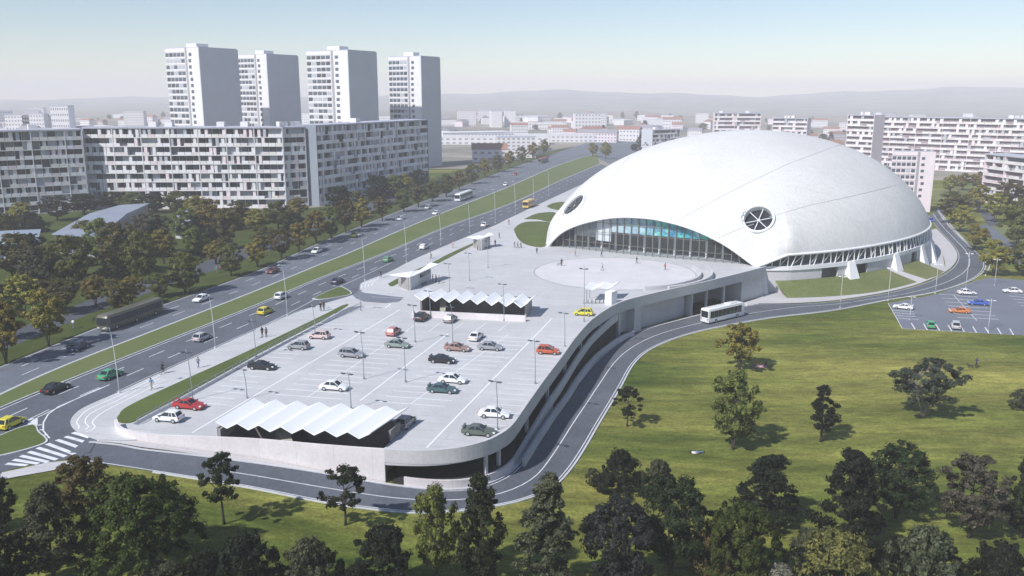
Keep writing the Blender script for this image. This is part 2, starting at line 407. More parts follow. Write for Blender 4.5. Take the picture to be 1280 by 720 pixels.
# ---- highway (traced edges, z about -0.15)
def hpx(l): return px_curve(l, -.15, 4)
LU = [(-120,505),(0,458),(60,434),(130,406),(200,382),(320,339),(400,303),(500,263),(560,240),(640,210),(690,193),(720,183)]
LLo = [(-120,553),(0,494),(85,456),(200,411),(320,364),(400,331),(440,315),(520,280),(600,248),(640,232),(700,206),(745,192)]
RU = [(-120,566),(0,511),(85,476),(200,430),(320,382),(400,348),(480,317),(560,283),(640,254),(700,226),(750,205)]
RL = [(-120,630),(0,573),(60,542),(110,507),(148,490),(200,466),(320,412),(380,387),(441,369),(486,340),(522,322),(583,296),(620,281),(640,271),(700,243),(735,227),(770,212)]
lu, ll, ru, rl = map(hpx, (LU, LLo, RU, RL))
strip('road', lu, ll, .02, M['asphalt2'], flat=-.15, step=6)
RL2 = [(-120,640),(0,586),(55,560),(104,520),(148,490),(200,466),(320,412),(380,387),(441,369),(470,352),(486,340),(522,322),(583,296),(620,281),(640,271),(700,243),(735,227),(770,212)]
strip('road', ru, hpx(RL2), .024, M['asphalt'], flat=-.15, step=6)
# far continuation of the highway
far = lambda a, b: np.array([a[-1], a[-1]+(a[-1]-a[-4])/np.linalg.norm(a[-1]-a[-4])*700])
strip('road', np.vstack([far(lu, 0)]), np.vstack([far(ru, 0)])*1.0+np.array([6, 0]), .01, M['asphalt2'], flat=-.15, step=40)
# median: raised grass
mm = np.vstack([ll, ru[::-1]])
poly_sheet('median_strip', [tuple(p) for p in offset(ll, .25)]+[tuple(p) for p in offset(ru, -.25)[::-1]], 0.0, M['median'], skirt=.3)
sweep_wall('kerb', ll, .0, .25, .01, -.3, M['kerb']); sweep_wall('kerb', ru, -.25, 0, .01, -.3, M['kerb'])
for o in [o for o in COL.objects if o.name.startswith('kerb')]: tag(o, kind='structure')
VU = [(-120,485),(0,440),(60,415),(130,386),(200,362),(320,320),(400,289),(500,251),(560,229),(640,202),(690,188)]
vu = hpx(VU)
strip('grass_verge', vu, offset(lu, -.2), .12, M['verge'], flat=-.15, step=6)
PU = [(-120,462),(0,420),(60,396),(130,368),(200,345),(320,305),(400,276),(480,247),(560,222),(640,197),(690,185)]
strip('path', hpx(PU), vu, .05, M['path'], flat=-.15, step=6)
WB = [(-120,300),(0,272),(120,262),(300,262),(420,256),(520,228),(600,205),(680,183)]
strip('undergrowth_ground', hpx(WB), hpx(PU), .02, M['verge'], flat=-.15, step=6)
pnt = Paint()
for t in (.34, .67):
    n = 60; a = resample(ll, n, dim=2); b = resample(lu, n, dim=2); pnt.dashes(a+(b-a)*t, .16, -.15+.028, 4, 6)
    a = resample(ru[:], 200, dim=2)
def par(curve, o): return offset(curve, o)
for o in (3.6, 7.2): pnt.dashes(par(ru, o), .18, -.15+.032, 4, 6)
pnt.line(par(ru, .45), .16, -.15+.032); pnt.line(par(ll, -.45), .14, -.15+.028); pnt.line(par(lu, .45), .14, -.15+.028)
rlk = hpx([(148,490),(200,466),(320,412),(380,387)]); pnt.line(offset(rlk, -.35), .12, -.15+.032)
pnt.line(hpx([(137,481),(110,492),(70,511),(40,525),(0,545)]), .2, -.15+.032)
pnt.line(hpx([(137,481),(100,497),(68,511),(57,523),(53,534),(56,542),(62,548)]), .2, -.15+.034)
for q in [[(38,524),(45,523),(44,531),(37,533)], [(17,537),(22,535),(14,543),(10,544)]]: pass
for a, b in [((41,523),(41,533)), ((19,534),(13,545))]: pnt.line(hpx([a, b]), 1.2, -.15+.032)
for (a, b) in [((48,532),(52,531)), ((49,538),(54,537)), ((54,545),(59,543))]: pnt.line(hpx([a, b]), .35, -.15+.036)
poly_sheet('road', px_curve([(40,540),(70,510),(112,505),(96,517),(90,527),(94,535),(103,542),(122,549),(112,566),(62,566),(58,546)], -.15, 1, smooth=False), -.15+.012, M['asphalt'])
# zebra crossing
import itertools
Z0 = [(91,541),(82,546),(71,550),(59,555),(47,560),(36,565),(26,570),(17,575),(8,580)]
Z1 = [(124,551),(117,556),(105,562),(93,568),(82,571),(71,575),(60,578),(48,580),(34,582)]
for a, b in zip(Z0, Z1): pnt.line([GT(*a), GT(*b)], .62, .05, T, step=1.5)
# green islands
def island(pxs, name='traffic_island'):
    c = px_curve(pxs+[pxs[0]], -.15, 5)[:-1]
    poly_sheet(name, c, .0, M['kerb'], skirt=.3)
    ctr = c.mean(0); poly_sheet('island_grass', ctr+(c-ctr)*.93, .02, M['mown'])
island([(-40,563),(0,545),(22,536),(40,531),(46,533),(49,540),(60,552),(40,561),(0,571),(-40,577)])
island([(390,374),(404,367),(424,359),(430,360),(440,367),(428,371),(400,375)])
pnt.line(hpx([(320,412),(352,396),(385,379),(405,367),(428,357),(450,347),(490,328)]), .15, -.15+.036)
# ---- lower road round the deck
RI = [(62,552),(104,548),(122,552),(150,557),(180,562),(250,571),(320,580),(400,592),(480,606),(545,613),(590,611),(625,600),(648,583),(664,560),(700,508),(738,458),(770,430),(800,414),(850,399),(900,388),(950,380),(1000,380),(1050,376),(1120,364),(1165,350),(1192,333),(1197,316),(1184,299),(1172,286),(1160,270)]
RO = [(40,584),(80,574),(100,576),(120,579),(180,588),(250,599),(320,611),(400,627),(470,637),(525,641),(590,637),(650,626),(690,609),(712,587),(732,557),(756,516),(775,484),(794,452),(822,432),(875,414),(960,398),(1020,391),(1060,385),(1115,374),(1170,365),(1214,350),(1231,335),(1226,320),(1203,299),(1186,282),(1172,265)]
ri = px_curve(RI, None, 6); ro = px_curve(RO, None, 6)
for c in (ri, ro): pass
strip('road', ri, ro, .035, M['asphalt'], cross=6)
cl = (resample(ri, 240, dim=2)+resample(ro, 240, dim=2))/2
A0 = resample(ri, 240, dim=2); B0 = resample(ro, 240, dim=2); pnt.line((B0+(A0-B0)*.05)[4:], .14, .05, T, 2)
pnt.line(cl[14:], .16, .05, T, 2)
pnt.line((A0+(B0-A0)*.05)[30:], .12, .05, T, 2)
kr = MB()
def kerbline(c, o0, o1, h):
    w = sweep_wall('kerb', c, o0, o1, lambda x, y: T(x, y)+h, lambda x, y: T(x, y)-.3, M['kerb']); tag(w, kind='structure')
kerbline(resample(ro, step=2, dim=2)[8:], 0, .28, .12)
# west branch under the island
strip('road', px_curve([(-60,580),(0,571),(40,561),(62,552)], None, 4), px_curve([(-60,606),(0,590),(30,584),(66,570)], None, 4), .028, M['asphalt'])
strip('pavement', px_curve([(-60,612),(0,592),(30,586),(72,577),(112,578)], None, 4), px_curve([(-60,625),(0,600),(20,597),(60,590),(112,581)], None, 4), .12, M['walk'], cross=2)
# ---- lower pavements: along the deck wall, then round the arena
SPI = [(p[0], p[1]) for p in offset(EDGE, .25)]
iS = near(EDGE, G(170, 540, 1.0)); iE = near(EDGE, G(958, 333, 1.0))
side_in = np.array(SPI[iS:iE+1])
side_out = px_curve([(112,553),(150,556.5),(180,562),(250,570),(320,579),(400,591),(480,605),(545,612),(590,610),(624,599),(646,583),(662,560),(698,508),(736,458),(768,430),(798,414),(850,399),(900,388),(948,380)], None, 6)
strip('pavement', side_in, side_out, .14, M['walk'], cross=4, step=1.5, zfun=lambda x, y: T(x, y)+max(0, -.142-T(x, y))*float(np.clip(1-(x+56)/16, 0, 1)) if y < 135 else T(x, y))
kerbline(resample(side_out, step=1.5, dim=2), -.05, .2, .15)
strip('pavement', px_curve([(950,371),(980,373),(1040,371),(1100,364.5),(1153,351),(1180,339),(1178,318),(1168,303),(1158,290)], None, 6), px_curve([(948,380),(1000,379),(1050,375),(1120,363),(1164,349),(1191,332.5),(1196,316),(1183,299),(1170,286)], None, 6), .13, M['walk'], cross=2)
poly_sheet('plaza_apron', px_curve([(940,366),(977,340),(1060,333),(1160,300),(1176,308),(1182,338),(1153,352),(1040,372),(975,374),(945,374)], None, 1, smooth=False), LOW+.06, M['walk'])
# ---- right hand car park and second road
LOT = [(1111,379),(1170,368),(1216,352),(1236,347),(1262,349),(1300,352),(1420,372),(1420,427),(1280,419),(1128,411)]
lotp = px_curve(LOT, None, 1, smooth=False); poly_sheet('car_park', lotp, LOW+.045, M['lot'])
strip('road', px_curve([(1222,282),(1240,300),(1262,324),(1300,360),(1380,420)], LOW, 5), px_curve([(1237,280),(1258,298),(1284,322),(1330,355),(1420,400)], LOW, 5), .05, M['asphalt2'])
strip('road', px_curve([(1172,275),(1190,262),(1215,256),(1236,283)], LOW, 4), px_curve([(1168,262),(1190,253),(1222,248),(1250,280)], LOW, 4), .055, M['path'])
kerbline(px_curve([(1172,262),(1203,297),(1228,320),(1238,330),(1232,345)], LOW, 5), 0, .3, .12)
poly_sheet('lawn', px_curve([(1182,272),(1215,283),(1255,327),(1240,332),(1205,296)], LOW, 1, smooth=False), LOW+.03, M['lawn'])
poly_sheet('lawn', px_curve([(1168,252),(1168,238),(1226,232),(1230,252)], LOW, 1, smooth=False), LOW+.03, M['lawn'])
poly_sheet('lawn', px_curve([(1238,282),(1260,280),(1330,320),(1330,352)], LOW, 1, smooth=False), LOW+.03, M['lawn'])
lp = Paint()
def lot_line(a, b, w=.14): pnt.line([G(*a, LOW), G(*b, LOW)], w, LOW+.055)
lot_line((1192,369),(1221,401)); lot_line((1110,379),(1128,411)); lot_line((1128,411),(1290,420))
def lot_bays(a, b, n, dx, dy):
    for i in range(n):
        t = i/(n-1); p = (a[0]+(b[0]-a[0])*t, a[1]+(b[1]-a[1])*t); lot_line(p, (p[0]+dx, p[1]+dy), .26)
lot_bays((1174,368),(1196,397),7,26,1.2); lot_bays((1196,370),(1222,398),7,26,1.4); lot_bays((1115,388),(1121,398),4,27,1.5)

lot_bays((1139,404),(1262,411),9,5,8); lot_bays((1256,366),(1276,382),5,30,3)
pnt.build('road_markings', M['paint'])
# ------------------------------------------------------------------ parking deck
deck = empty('parking_deck', (0, 0, 0), 0, 'pale concrete parking deck and plaza with curved parapet in front of the dome', 'parking deck')
def quad_world(pxs, z): return [tuple(G(x, y, z))[:2] for x, y in pxs]
pit1 = quad_world([(262,546),(300,520),(500,536),(468,559)], 0)
pit1 = [tuple(p) for p in quad_world([(268,552),(304,528),(500,541),(474,566)], 0)]
pit2 = quad_world([(524,391),(536,379),(664,386),(656,398)], 0)
slab = poly_sheet('deck_slab', deck_poly, 0.0, M['deck'], holes=[pit1, pit2], skirt=1.1, kind=None); slab.parent = deck
def pit(pts, z):
    mb = MB(); n = len(pts); c = np.mean(np.array(pts), 0)
    o = [tuple(c+(np.array(p)-c)*1.03) for p in pts]
    mb.add([(p[0], p[1], -.02) for p in pts]+[(p[0], p[1], z) for p in pts]+[(p[0], p[1], -.02) for p in o]+[(p[0], p[1], z-.2) for p in o],
           [(i, (i+1) % n, n+(i+1) % n, n+i) for i in range(n)]+[tuple(range(n, 2*n))]+[(2*n+i, 2*n+(i+1) % n, 3*n+(i+1) % n, 3*n+i) for i in range(n)]+[tuple(range(3*n, 4*n))])
    mb.build('stair_pit', M['dark'], deck, fix=False)
pit(pit1, -3.0); pit(pit2, -3.0)
iOpen = near(EDGE, G(478, 561, 1.0)); iEast = near(EDGE, G(640, 531, 1)); iRamp1 = near(EDGE, G(776, 378, 1)); iRamp0 = near(EDGE, G(690, 461, 1))
iGar0 = near(EDGE, G(868, 355, 1)); iGar1 = near(EDGE, G(930, 340, 1))
i0 = 0
sweep_wall('parapet', EDGE[i0:iOpen+1], .06, -.34, 1.0, lambda x, y: T(x, y)-.4, M['front_wall'], deck)
nO = iEast-iOpen
def band_bot(x, y):
    k = near(EDGE, (x, y)); return -.7-.6*min(1, max(0, (k-iOpen)/nO))
sweep_wall('parapet', EDGE[iOpen:], .06, -.34, 1.0, band_bot, M['conc'], deck)
# lower wall: foot wall that closes most of the opening on the street side
def foot_top(x, y):
    k = near(EDGE, (x, y))
    if k < iEast: return T(x, y)+1.15
    f = min(1, (k-iEast)/60); return T(x, y)*0+(-4.05)*(1-f)+(-3.4)*f if k < iRamp0 else T(x, y)+1.3
iN = near(EDGE, G(502, 563, 1.0))
sweep_wall('foot_wall', EDGE[iN:iEast+1], .16, -.2, foot_top, lambda x, y: T(x, y)-.4, M['front_wall'], deck)
sweep_wall('foot_wall', EDGE[iEast:iRamp0+1], .18, -.2, lambda x, y: np.interp(near(EDGE, (x, y)), [iEast, iEast+22, iRamp0], [T(x, y)+1.15, -3.6, -3.3]), lambda x, y: T(x, y)-.4, M['conc'], deck)
sweep_wall('foot_wall', EDGE[iRamp0-30:iRamp1+6], 1.5, 1.1, lambda x, y: T(x, y)+1.1, lambda x, y: T(x, y)-.4, M['conc'], deck)
# ramp band climbing to the east
def ramp_top(x, y):
    t = (near(EDGE, (x, y))-iRamp0)/(iRamp1-iRamp0); return -3.3+2.3*max(0, t)**2.2
sweep_wall('ramp_band', EDGE[iRamp0-1:iRamp1], .2, -.15, ramp_top, lambda x, y: ramp_top(x, y)-1.7, M['conc'], deck)
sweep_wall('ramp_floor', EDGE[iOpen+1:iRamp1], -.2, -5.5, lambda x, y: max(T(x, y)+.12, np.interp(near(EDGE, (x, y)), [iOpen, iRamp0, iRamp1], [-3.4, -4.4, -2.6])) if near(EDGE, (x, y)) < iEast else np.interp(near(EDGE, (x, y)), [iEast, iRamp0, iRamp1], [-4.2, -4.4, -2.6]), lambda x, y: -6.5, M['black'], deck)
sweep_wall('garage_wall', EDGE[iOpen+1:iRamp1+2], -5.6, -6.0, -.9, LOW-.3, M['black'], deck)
sweep_wall('recessed_wall', EDGE[iRamp1:iGar0], -2.2, -2.6, -.9, LOW-.3, M['conc'], deck)
sweep_wall('garage_wall', EDGE[iGar0-1:iGar1+1], -9, -9.4, -.9, LOW-.3, M['greywall'], deck)
sweep_wall('recessed_wall', EDGE[iGar1:], -.6, -1.1, -.9, LOW-.3, M['conc'], deck)
for k in (iGar0, iGar1):
    a = EDGE[k]; d = EDGE[k+1]-EDGE[k-1]; d /= np.linalg.norm(d); n = np.array([d[1], -d[0]])
    mb = MB(); mb.hexa([(*(a-n*q), LOW-.3) for q in (.6, 9)]+[(*(a-n*q+d*.4), LOW-.3) for q in (9, .6)], [(*(a-n*q), -.95) for q in (.6, 9)]+[(*(a-n*q+d*.4), -.95) for q in (9, .6)])
    mb.build('side_wall', M['conc'], deck)
def column(k, o, w, z0, z1, m=M['conc']):
    a = offset(EDGE, o)[k]; mb = MB(); mb.box(-w/2, w/2, -w/2, w/2, z0, z1)
    d = EDGE[k+1]-EDGE[k-1]; ob = mb.build('column', m, deck); ob.location = (a[0], a[1], 0); ob.rotation_euler = (0, 0, math.atan2(d[1], d[0]))
for k in range(iEast-4, iRamp1-6, 17): column(k, -.6, .42, LOW, -1.0)
column(near(EDGE, G(611, 549, 1)), -.3, .4, -5, -.7)
for k, w in ((near(EDGE, G(800, 371, 1)), 2.4), (near(EDGE, G(911, 345, 1)), .6), (near(EDGE, G(890, 350, 1)), .5), (near(EDGE, G(780, 377, 1)), .9)): column(k, -1.2, w, LOW, -1.0)
# handrails on the inner side of the drive
def thin_rail(name, pxs, label):
    c = px_curve(pxs, 0, 3); mb = MB(); n = len(c)
    mb.bar((*c[0], .95), (*c[0], .96), .05)
    rr = resample(c, step=2.4, dim=2)
    root = empty(name, (rr[0][0], rr[0][1], 0), 0, label, 'railing')
    top = MB(); top.tube([(p[0]-rr[0][0], p[1]-rr[0][1], .95) for p in rr], .05, 6); top.tube([(p[0]-rr[0][0], p[1]-rr[0][1], .5) for p in rr], .035, 6); top.build('rail', M['steel'], root)
    for p in rr[:90]:
        q = MB(); q.box(-.04, .04, -.04, .04, 0, .95); ob = q.build('post', M['steel'], root); ob.location = (p[0]-rr[0][0], p[1]-rr[0][1], 0)
thin_rail('railing', [(172,531),(230,498),(300,459),(381,414),(452,384)], 'thin dark railing along the drive beside the parking bays')
# kerb-side lawns on the deck
def deck_lawn(pxs, z=.07, m=None):
    c = px_curve(pxs+[pxs[0]], 0, 5)[:-1]; poly_sheet('grass_strip', c, z, m or M['mown'], skirt=.08)
deck_lawn([(147,521),(162,507),(230,475),(310,439),(400,396),(428,382),(434,382.5),(400,402),(320,444),(240,488),(180,520),(166,528),(153,529),(146,526)])
deck_lawn([(485,355),(500,347),(545,326),(560,318),(596,302),(592,306),(550,328),(520,343),(502,352),(490,358)])
deck_lawn([(642,287),(650,280),(664,277),(690,279),(688,292),(681,308),(660,306.5),(648,299)], .1)
deck_lawn([(655,274),(672,267),(694,266),(690,277),(672,274.5)], .1)
deck_lawn([(683,258),(692,254),(706,253),(700,262),(690,261)], .1)
strip('drive', px_curve([(166,530),(240,490),(320,446),(400,404),(436,384)], 0, 3), px_curve([(172,531),(244,492),(324,448),(404,406),(455,382)], 0, 3), .012, M['lot'], flat=0, cross=2)
# entry tongue of asphalt + wavy steps lines on the nose
poly_sheet('drive', px_curve([(441,369.5),(449,363),(455,366),(505,372),(499,377),(482,379),(455,377),(445,373)], 0, 1, smooth=False), .012, M['lot'])
dpt = Paint()
def dl(a, b, w=.14): dpt.line([G(*a), G(*b)], w, .014)
dl((240,541),(500,387),.22); dl((450,501),(560,417),.22); dl((533,560),(690,398),.22)
def wave(pxs, w=.16): dpt.line(px_curve(pxs, 0, 6), w, .014, step=.6)
wave([(200,469),(150,494),(112,511),(100,521),(96,528),(99,533),(98,536)]); wave([(200,473),(150,499),(120,513),(108,522),(107,529),(111,533),(107,537)])
wave([(202,478),(150,504),(128,516),(117,525),(116,530),(119,533),(114,538),(107,540)])
for k in range(4): wave([(452+4*k,361-1.2*k),(453+5*k,356-1.5*k),(461+6*k,352-2*k),(468+6*k,349-2*k)])
dl((465,371),(515,374),.12); dl((455,384),(486,383),.2); dl((482,385),(488,380),.3)
# parking bays: spine lines crossed by bay lines
ub = (G(425,499)-G(344,493)).normalized()
def bays(s0, s1, half0, half1, step=2.55, w=.15, spine=True):
    a = G(*s0); b = G(*s1); L = (b-a).length; d = (b-a)/L
    if spine: dpt.line([a, b], .13, .014)
    k = 0
    while k*step < L:
        p = a+d*(k*step); dpt.line([p-ub*half0, p+ub*half1], w, .0145); k += 1
bays((385,496),(497,420),5.2,5.2); bays((513,505),(636,418),5.2,5.2); bays((283,506),(432,403),5,0,spine=False)
eE = offset(EDGE, -.7)
ea, eb = eE[iEast+2], eE[near(EDGE, G(726, 413, 1))]; L_ = np.linalg.norm(eb-ea); k = 0
while k*2.55 < L_:
    q = ea+(eb-ea)*(k*2.55/L_); j = near(EDGE, q); q = eE[j]; p = Vector((q[0], q[1], 0)); dpt.line([p-ub*5.2, p-ub*.1], .12, .0145); k += 1
for i in range(6):
    x = 478+i*29; dl((x, 415-i*.2), (x+14, 404-i*.2), .12)
dpt.build('bay_markings', M['faint'])
# plaza circle
cc = G(768, 340.5); jl = Paint(); circ = [(cc.x+20.5*math.cos(a), cc.y+20.5*math.sin(a)) for a in np.linspace(0, 2*math.pi, 97)]
jl.line(circ, .2, .018, step=1.2); jl.build('plaza_ring', M['joint'])
poly_sheet('plaza_circle', [(cc.x+20.2*math.cos(a), cc.y+20.2*math.sin(a)) for a in np.linspace(0, 2*math.pi, 72, endpoint=False)], .010, mat('plaza_paving', (.60, .585, .61), .7, noise=[(.15, .08, 1, 1), (2, .04, 1, 1)]))
for k, (r, a0, a1, h, lab) in enumerate([(21.4, R(-78), R(12), .95, 'inner curved low concrete wall at the edge of the plaza circle'), (24.2, R(-66), R(6), 1.25, 'outer curved low concrete wall behind the plaza circle wall')]):
    c = np.array([(cc.x+r*math.cos(a), cc.y+r*math.sin(a)) for a in np.linspace(a0, a1, 50)])
    wl = sweep_wall('curved_wall', c, -.35, .35, h, -.05, M['conc']); tag(wl, lab, 'wall')
    wl2 = c
# folded plate canopies
def canopy(label, f0, f1, b0, b1, zl, zh, n, thick=.16, base=0.0, parent_loc=None):
    """f0,f1,b0,b1: world points of the low corners; zig-zag along f0->f1"""
    c = (f0+f1+b0+b1)/4; root = empty('stair_pavilion', (c.x, c.y, base), 0, label, 'pavilion')
    mb = MB(); N = 2*n+1; up = []; 
    for e0, e1, hi0 in ((f0, f1, 0), (b0, b1, 0)):
        for i in range(N):
            t = i/(N-1); p = e0+(e1-e0)*t; z = (zh if i % 2 == 0 else zl)
            up.append((p.x-c.x, p.y-c.y, z-base))
    dn = [(x, y, z-thick) for x, y, z in up]; m = 2*N
    fs = [(i, i+1, N+i+1, N+i) for i in range(N-1)]
    fs += [(m+i, m+N+i, m+N+i+1, m+i+1) for i in range(N-1)]
    fs += [(i, m+i, m+i+1, i+1) for i in range(N-1)]+[(N+i, N+i+1, m+N+i+1, m+N+i) for i in range(N-1)]
    fs += [(0, N, m+N, m), (N-1, m+N-1, m+2*N-1, 2*N-1)]
    mb.add(up+dn, fs); mb.build('canopy', M['canopy'], root)
    return root, c
def local_wall(root, c, pts, z0, z1, th, m, name):
    p = np.array([(q.x-c.x, q.y-c.y) for q in pts]); return sweep_wall(name, p, th/2, -th/2, z1, z0, m, root)
def V2(p, q, t): return p+(q-p)*t
f0, f1, b0, b1 = G(270,534,1.8), G(463,549,1.8), G(318,503,2.0), G(511,514,2.0)
root, c = canopy('big white zigzag stair canopy at the front parapet of the parking deck', f0, f1, b0, b1, 1.85, 2.65, 7)
q = [Vector((*p, 0)) for p in pit1]
local_wall(root, c, [q[0]*.86+q[1]*.14, V2(q[1], q[2], .02), V2(q[1], q[2], .97)], 0, 1.6, .3, M['dark'], 'back_wall')
local_wall(root, c, [V2(q[0], q[3], .03)+Vector((0, .3, 0)), V2(q[0], q[1], .9)], -.0, 1.6, .3, M['greywall'], 'end_wall')
local_wall(root, c, [V2(q[3], q[2], .5), V2(q[3], q[2], .98)], -.0, 1.6, .3, M['dark'], 'end_wall')
mb = MB(); s0 = V2(q[0], q[3], .43); s1 = V2(q[1], q[2], .2)
dv = (q[3]-q[0]).normalized()*1.5
mb.hexa([Vector((v.x-c.x, v.y-c.y, z)) for v, z in ((s0, -3), (s0+dv, -3), (s1+dv, -3), (s1, -3))], [Vector((v.x-c.x, v.y-c.y, z)) for v, z in ((s0, -.1), (s0+dv, -.1), (s1+dv, 1.5), (s1, 1.5))]); mb.build('stair', M['tan'], root)
f0, f1, b0, b1 = G(518,374,2.6), G(660,384,2.6), G(535,364,2.7), G(671,373,2.7)
root, c = canopy('white zigzag stair canopy on a grey base in the middle of the parking deck', f0, f1, b0, b1, 2.5, 3.6, 8)
q = [Vector((*p, 0)) for p in pit2]
local_wall(root, c, [G(516,397,0), G(518,395.5,0), G(657,402,0)], 0, 1.25, .4, M['front_wall'], 'low_wall')
local_wall(root, c, [q[1], q[2]], 0, 2.5, .35, M['dark'], 'back_wall'); local_wall(root, c, [q[1], V2(q[1], q[0], .8)], 0, 2.5, .35, M['dark'], 'end_wall')
local_wall(root, c, [V2(q[2], q[3], .9), q[2], V2(q[2], q[1], .06)], 0, 2.5, .35, M['greywall'], 'end_wall')
mb = MB(); s0 = V2(q[0], q[3], .2); s1 = V2(q[1], q[2], .12); dv = (q[3]-q[0]).normalized()*1.2
mb.hexa([Vector((v.x-c.x, v.y-c.y, z)) for v, z in ((s0, -3), (s0+dv, -3), (s1+dv, -3), (s1, -3))], [Vector((v.x-c.x, v.y-c.y, z)) for v, z in ((s0, .4), (s0+dv, .4), (s1+dv, 2.2), (s1, 2.2))]); mb.build('stair', M['tan'], root)
# bus shelters (winged roof on slanting grey walls)
def shelter(label, tipL, frontM, tipR, backL, backR, wallpx, zt):
    P = [G(*tipL, zt), G(*frontM, zt-.55), G(*tipR, zt+.35), G(*backR, zt+.45), G(*backL, zt-.1)]
    c = sum(P, Vector())/5; root = empty('bus_shelter', (c.x, c.y, 0), 0, label, 'shelter')
    mid = (P[3]+P[4])/2; mid.z = zt-.5
    up = [P[0], P[1], P[2], P[3], mid, P[4]]; loc = [Vector((p.x-c.x, p.y-c.y, p.z)) for p in up]
    mb = MB(); dn = [v-Vector((0, 0, .18)) for v in loc]
    fs = [(0, 1, 4, 5), (1, 2, 3, 4), (6, 11, 10, 7), (7, 10, 9, 8)]+[(i, 6+i, 6+(i+1) % 6, (i+1) % 6) for i in range(6)]
    mb.add(loc+dn, fs); mb.build('canopy', M['canopy'], root)
    w = [G(*p) for p in wallpx]
    lw = np.array([(p.x-c.x, p.y-c.y) for p in w])
    sweep_wall('wall', lw[:2], .2, -.2, zt-.6, -.02, M['greywall'], root)
    sweep_wall('wall', lw[1:], .2, -.2, zt-.5, -.02, M['conc'], root)
    d = lw[-1]-lw[1]; a = lw[1]+d*.45; b = lw[1]+d*.95; nrm = np.array([d[1], -d[0]])/np.linalg.norm(d)*.235
    sweep_wall('window', np.array([a, b]), .23, .21, zt-.8, zt-1.9, M['glass'], root)
    s = MB(); m0 = lw[1]+d*.5+nrm*4; e = d/np.linalg.norm(d)
    s.hexa([(*(m0-e*1.2-nrm), .4), (*(m0+e*1.2-nrm), .4), (*(m0+e*1.2+nrm), .4), (*(m0-e*1.2+nrm), .4)], [(*(m0-e*1.2-nrm), .48), (*(m0+e*1.2-nrm), .48), (*(m0+e*1.2+nrm), .48), (*(m0-e*1.2+nrm), .48)])
    for k in (-1, 1):
        q = m0+e*k; s.box(q[0]-.08, q[0]+.08, q[1]-.08, q[1]+.08, 0, .4)
    s.build('bench', M['lampdark'], root)
shelter('larger grey-walled bus shelter with white winged roof beside the entry lane', (487,343),(512,346.5),(549,330),(516,339),(538,328),[(499,358),(512,363),(538,349)], 3.6)
shelter('smaller grey-walled bus shelter with white winged roof at the far grass strip', (584,296),(598,299),(617,293),(598,294),(612,290.5),[(592,309),(601,313),(612,307)], 3.6)
# bike shelter near the east parapet
f0, f1, b0, b1 = G(731,362,2.9), G(767,360,2.9), G(738,354.5,2.9), G(775,354,2.9)
root, c = canopy('small white folded canopy with a pale end wall at the curved east parapet', f0, f1, b0, b1, 2.8, 3.4, 2)
local_wall(root, c, [G(760,381,0), G(767,378,0)], 0, 2.8, 1.6, M['white'], 'end_wall')
for p in ((733,379),(737,373)):
    v = G(*p); mb = MB(); mb.tube([(v.x-c.x, v.y-c.y, 0), (v.x-c.x, v.y-c.y, 3)], .08, 8); mb.build('post', M['steel'], root)
rk = empty('bicycle_rack', tuple(G(745,379)), 0, 'dark bicycle rack under the small folded canopy', 'bicycle rack')
for i in range(7):
    mb = MB(); x = -2.6+i*.85; mb.tube([(x, -.4, 0), (x, -.4, .75), (x+.1, 0, .85), (x, .4, .75), (x, .4, 0)], .04, 6); mb.build('hoop', M['lampdark'], rk)
mb = MB(); mb.box(-2.9, 2.9, -.05, .05, 0, .07); mb.build('base_rail', M['lampdark'], rk)
# ------------------------------------------------------------------ the domed arena
arena = empty('domed_arena', (CX, CY, 0), 0, 'huge white concrete shell dome with a glazed arch facing the plaza', 'arena')
def loc(o): o.location = (-CX, -CY, 0); return o
ab = (B_-A_); abL = ab.length; ab.normalize(); abn = Vector((ab.y, -ab.x, 0))        # outward, towards the plaza
if abn.y > 0: abn = -abn
def on_plane(px, py, off=0.0):
    d = ray(px, py); o = Vector((0, 0, H)); t = (A_+abn*off-o).dot(abn)/d.dot(abn); return o+d*t
ARCH = [(684,308),(692,299),(700,291.5),(712,284.5),(730,278),(755,272.5),(780,270.5),(810,272),(830,275.5),(850,280.5),(870,287.5),(890,296.5),(905,304.5),(920,314.5),(933,324),(945,333)]
arch = []
for i, (x, y) in enumerate(ARCH):
    p = on_plane(x, y); s = (p-A_).dot(ab)/abL; bul = 4*s*(1-s)*2.0
    p = on_plane(x, y, bul); arch.append(((p.x, p.y, max(0.0, p.z))))
arch = smooth_curve(arch, 6)
RIMPX = [(945,333,0.05),(958,328.5,1.3),(972,323,2.5),(985,318,3.5)]
rimB = [tuple(G(x, y, z)) for x, y, z in RIMPX]
a0 = ell_ang(rimB[-1]); aEnd = angA
if aEnd < a0: aEnd += 2*math.pi
rest = []
r_start = np.array(rimB[-1][:2])
for k, a in enumerate(np.linspace(a0, aEnd, 170)[1:-1]):
    f = k/168; zz = 3.5 if f < .8 else 3.5*(1-(f-.8)/.2)
    e = ell(a, zz); 
    blend = max(0, 1-f/.1); e = e + (r_start-ell(a0, 3.5))*blend
    blend2 = max(0, (f-.9)/.1); e = e + (np.array([A_.x, A_.y])-ell(aEnd, 0))*blend2**2
    rest.append((e[0], e[1], zz))
rim = np.vstack([arch[:-1], resample(rimB, 24)[:-1], np.array([rimB[-1]]), np.array(rest)])
def E_z(x, y):
    w0 = x-CX; w1 = y-CY; X = (w0*math.cos(ETH)+w1*math.sin(ETH))/EA; Y = (-w0*math.sin(ETH)+w1*math.cos(ETH))/EB
    return EZ+EC*math.sqrt(max(0.0, 1-X*X-Y*Y))
NT = 40
PHI = np.linspace(-math.pi, math.pi, 361)[:-1]
_ph = np.arctan2(rim[:, 1]-CY, rim[:, 0]-CX); _o = np.argsort(_ph)
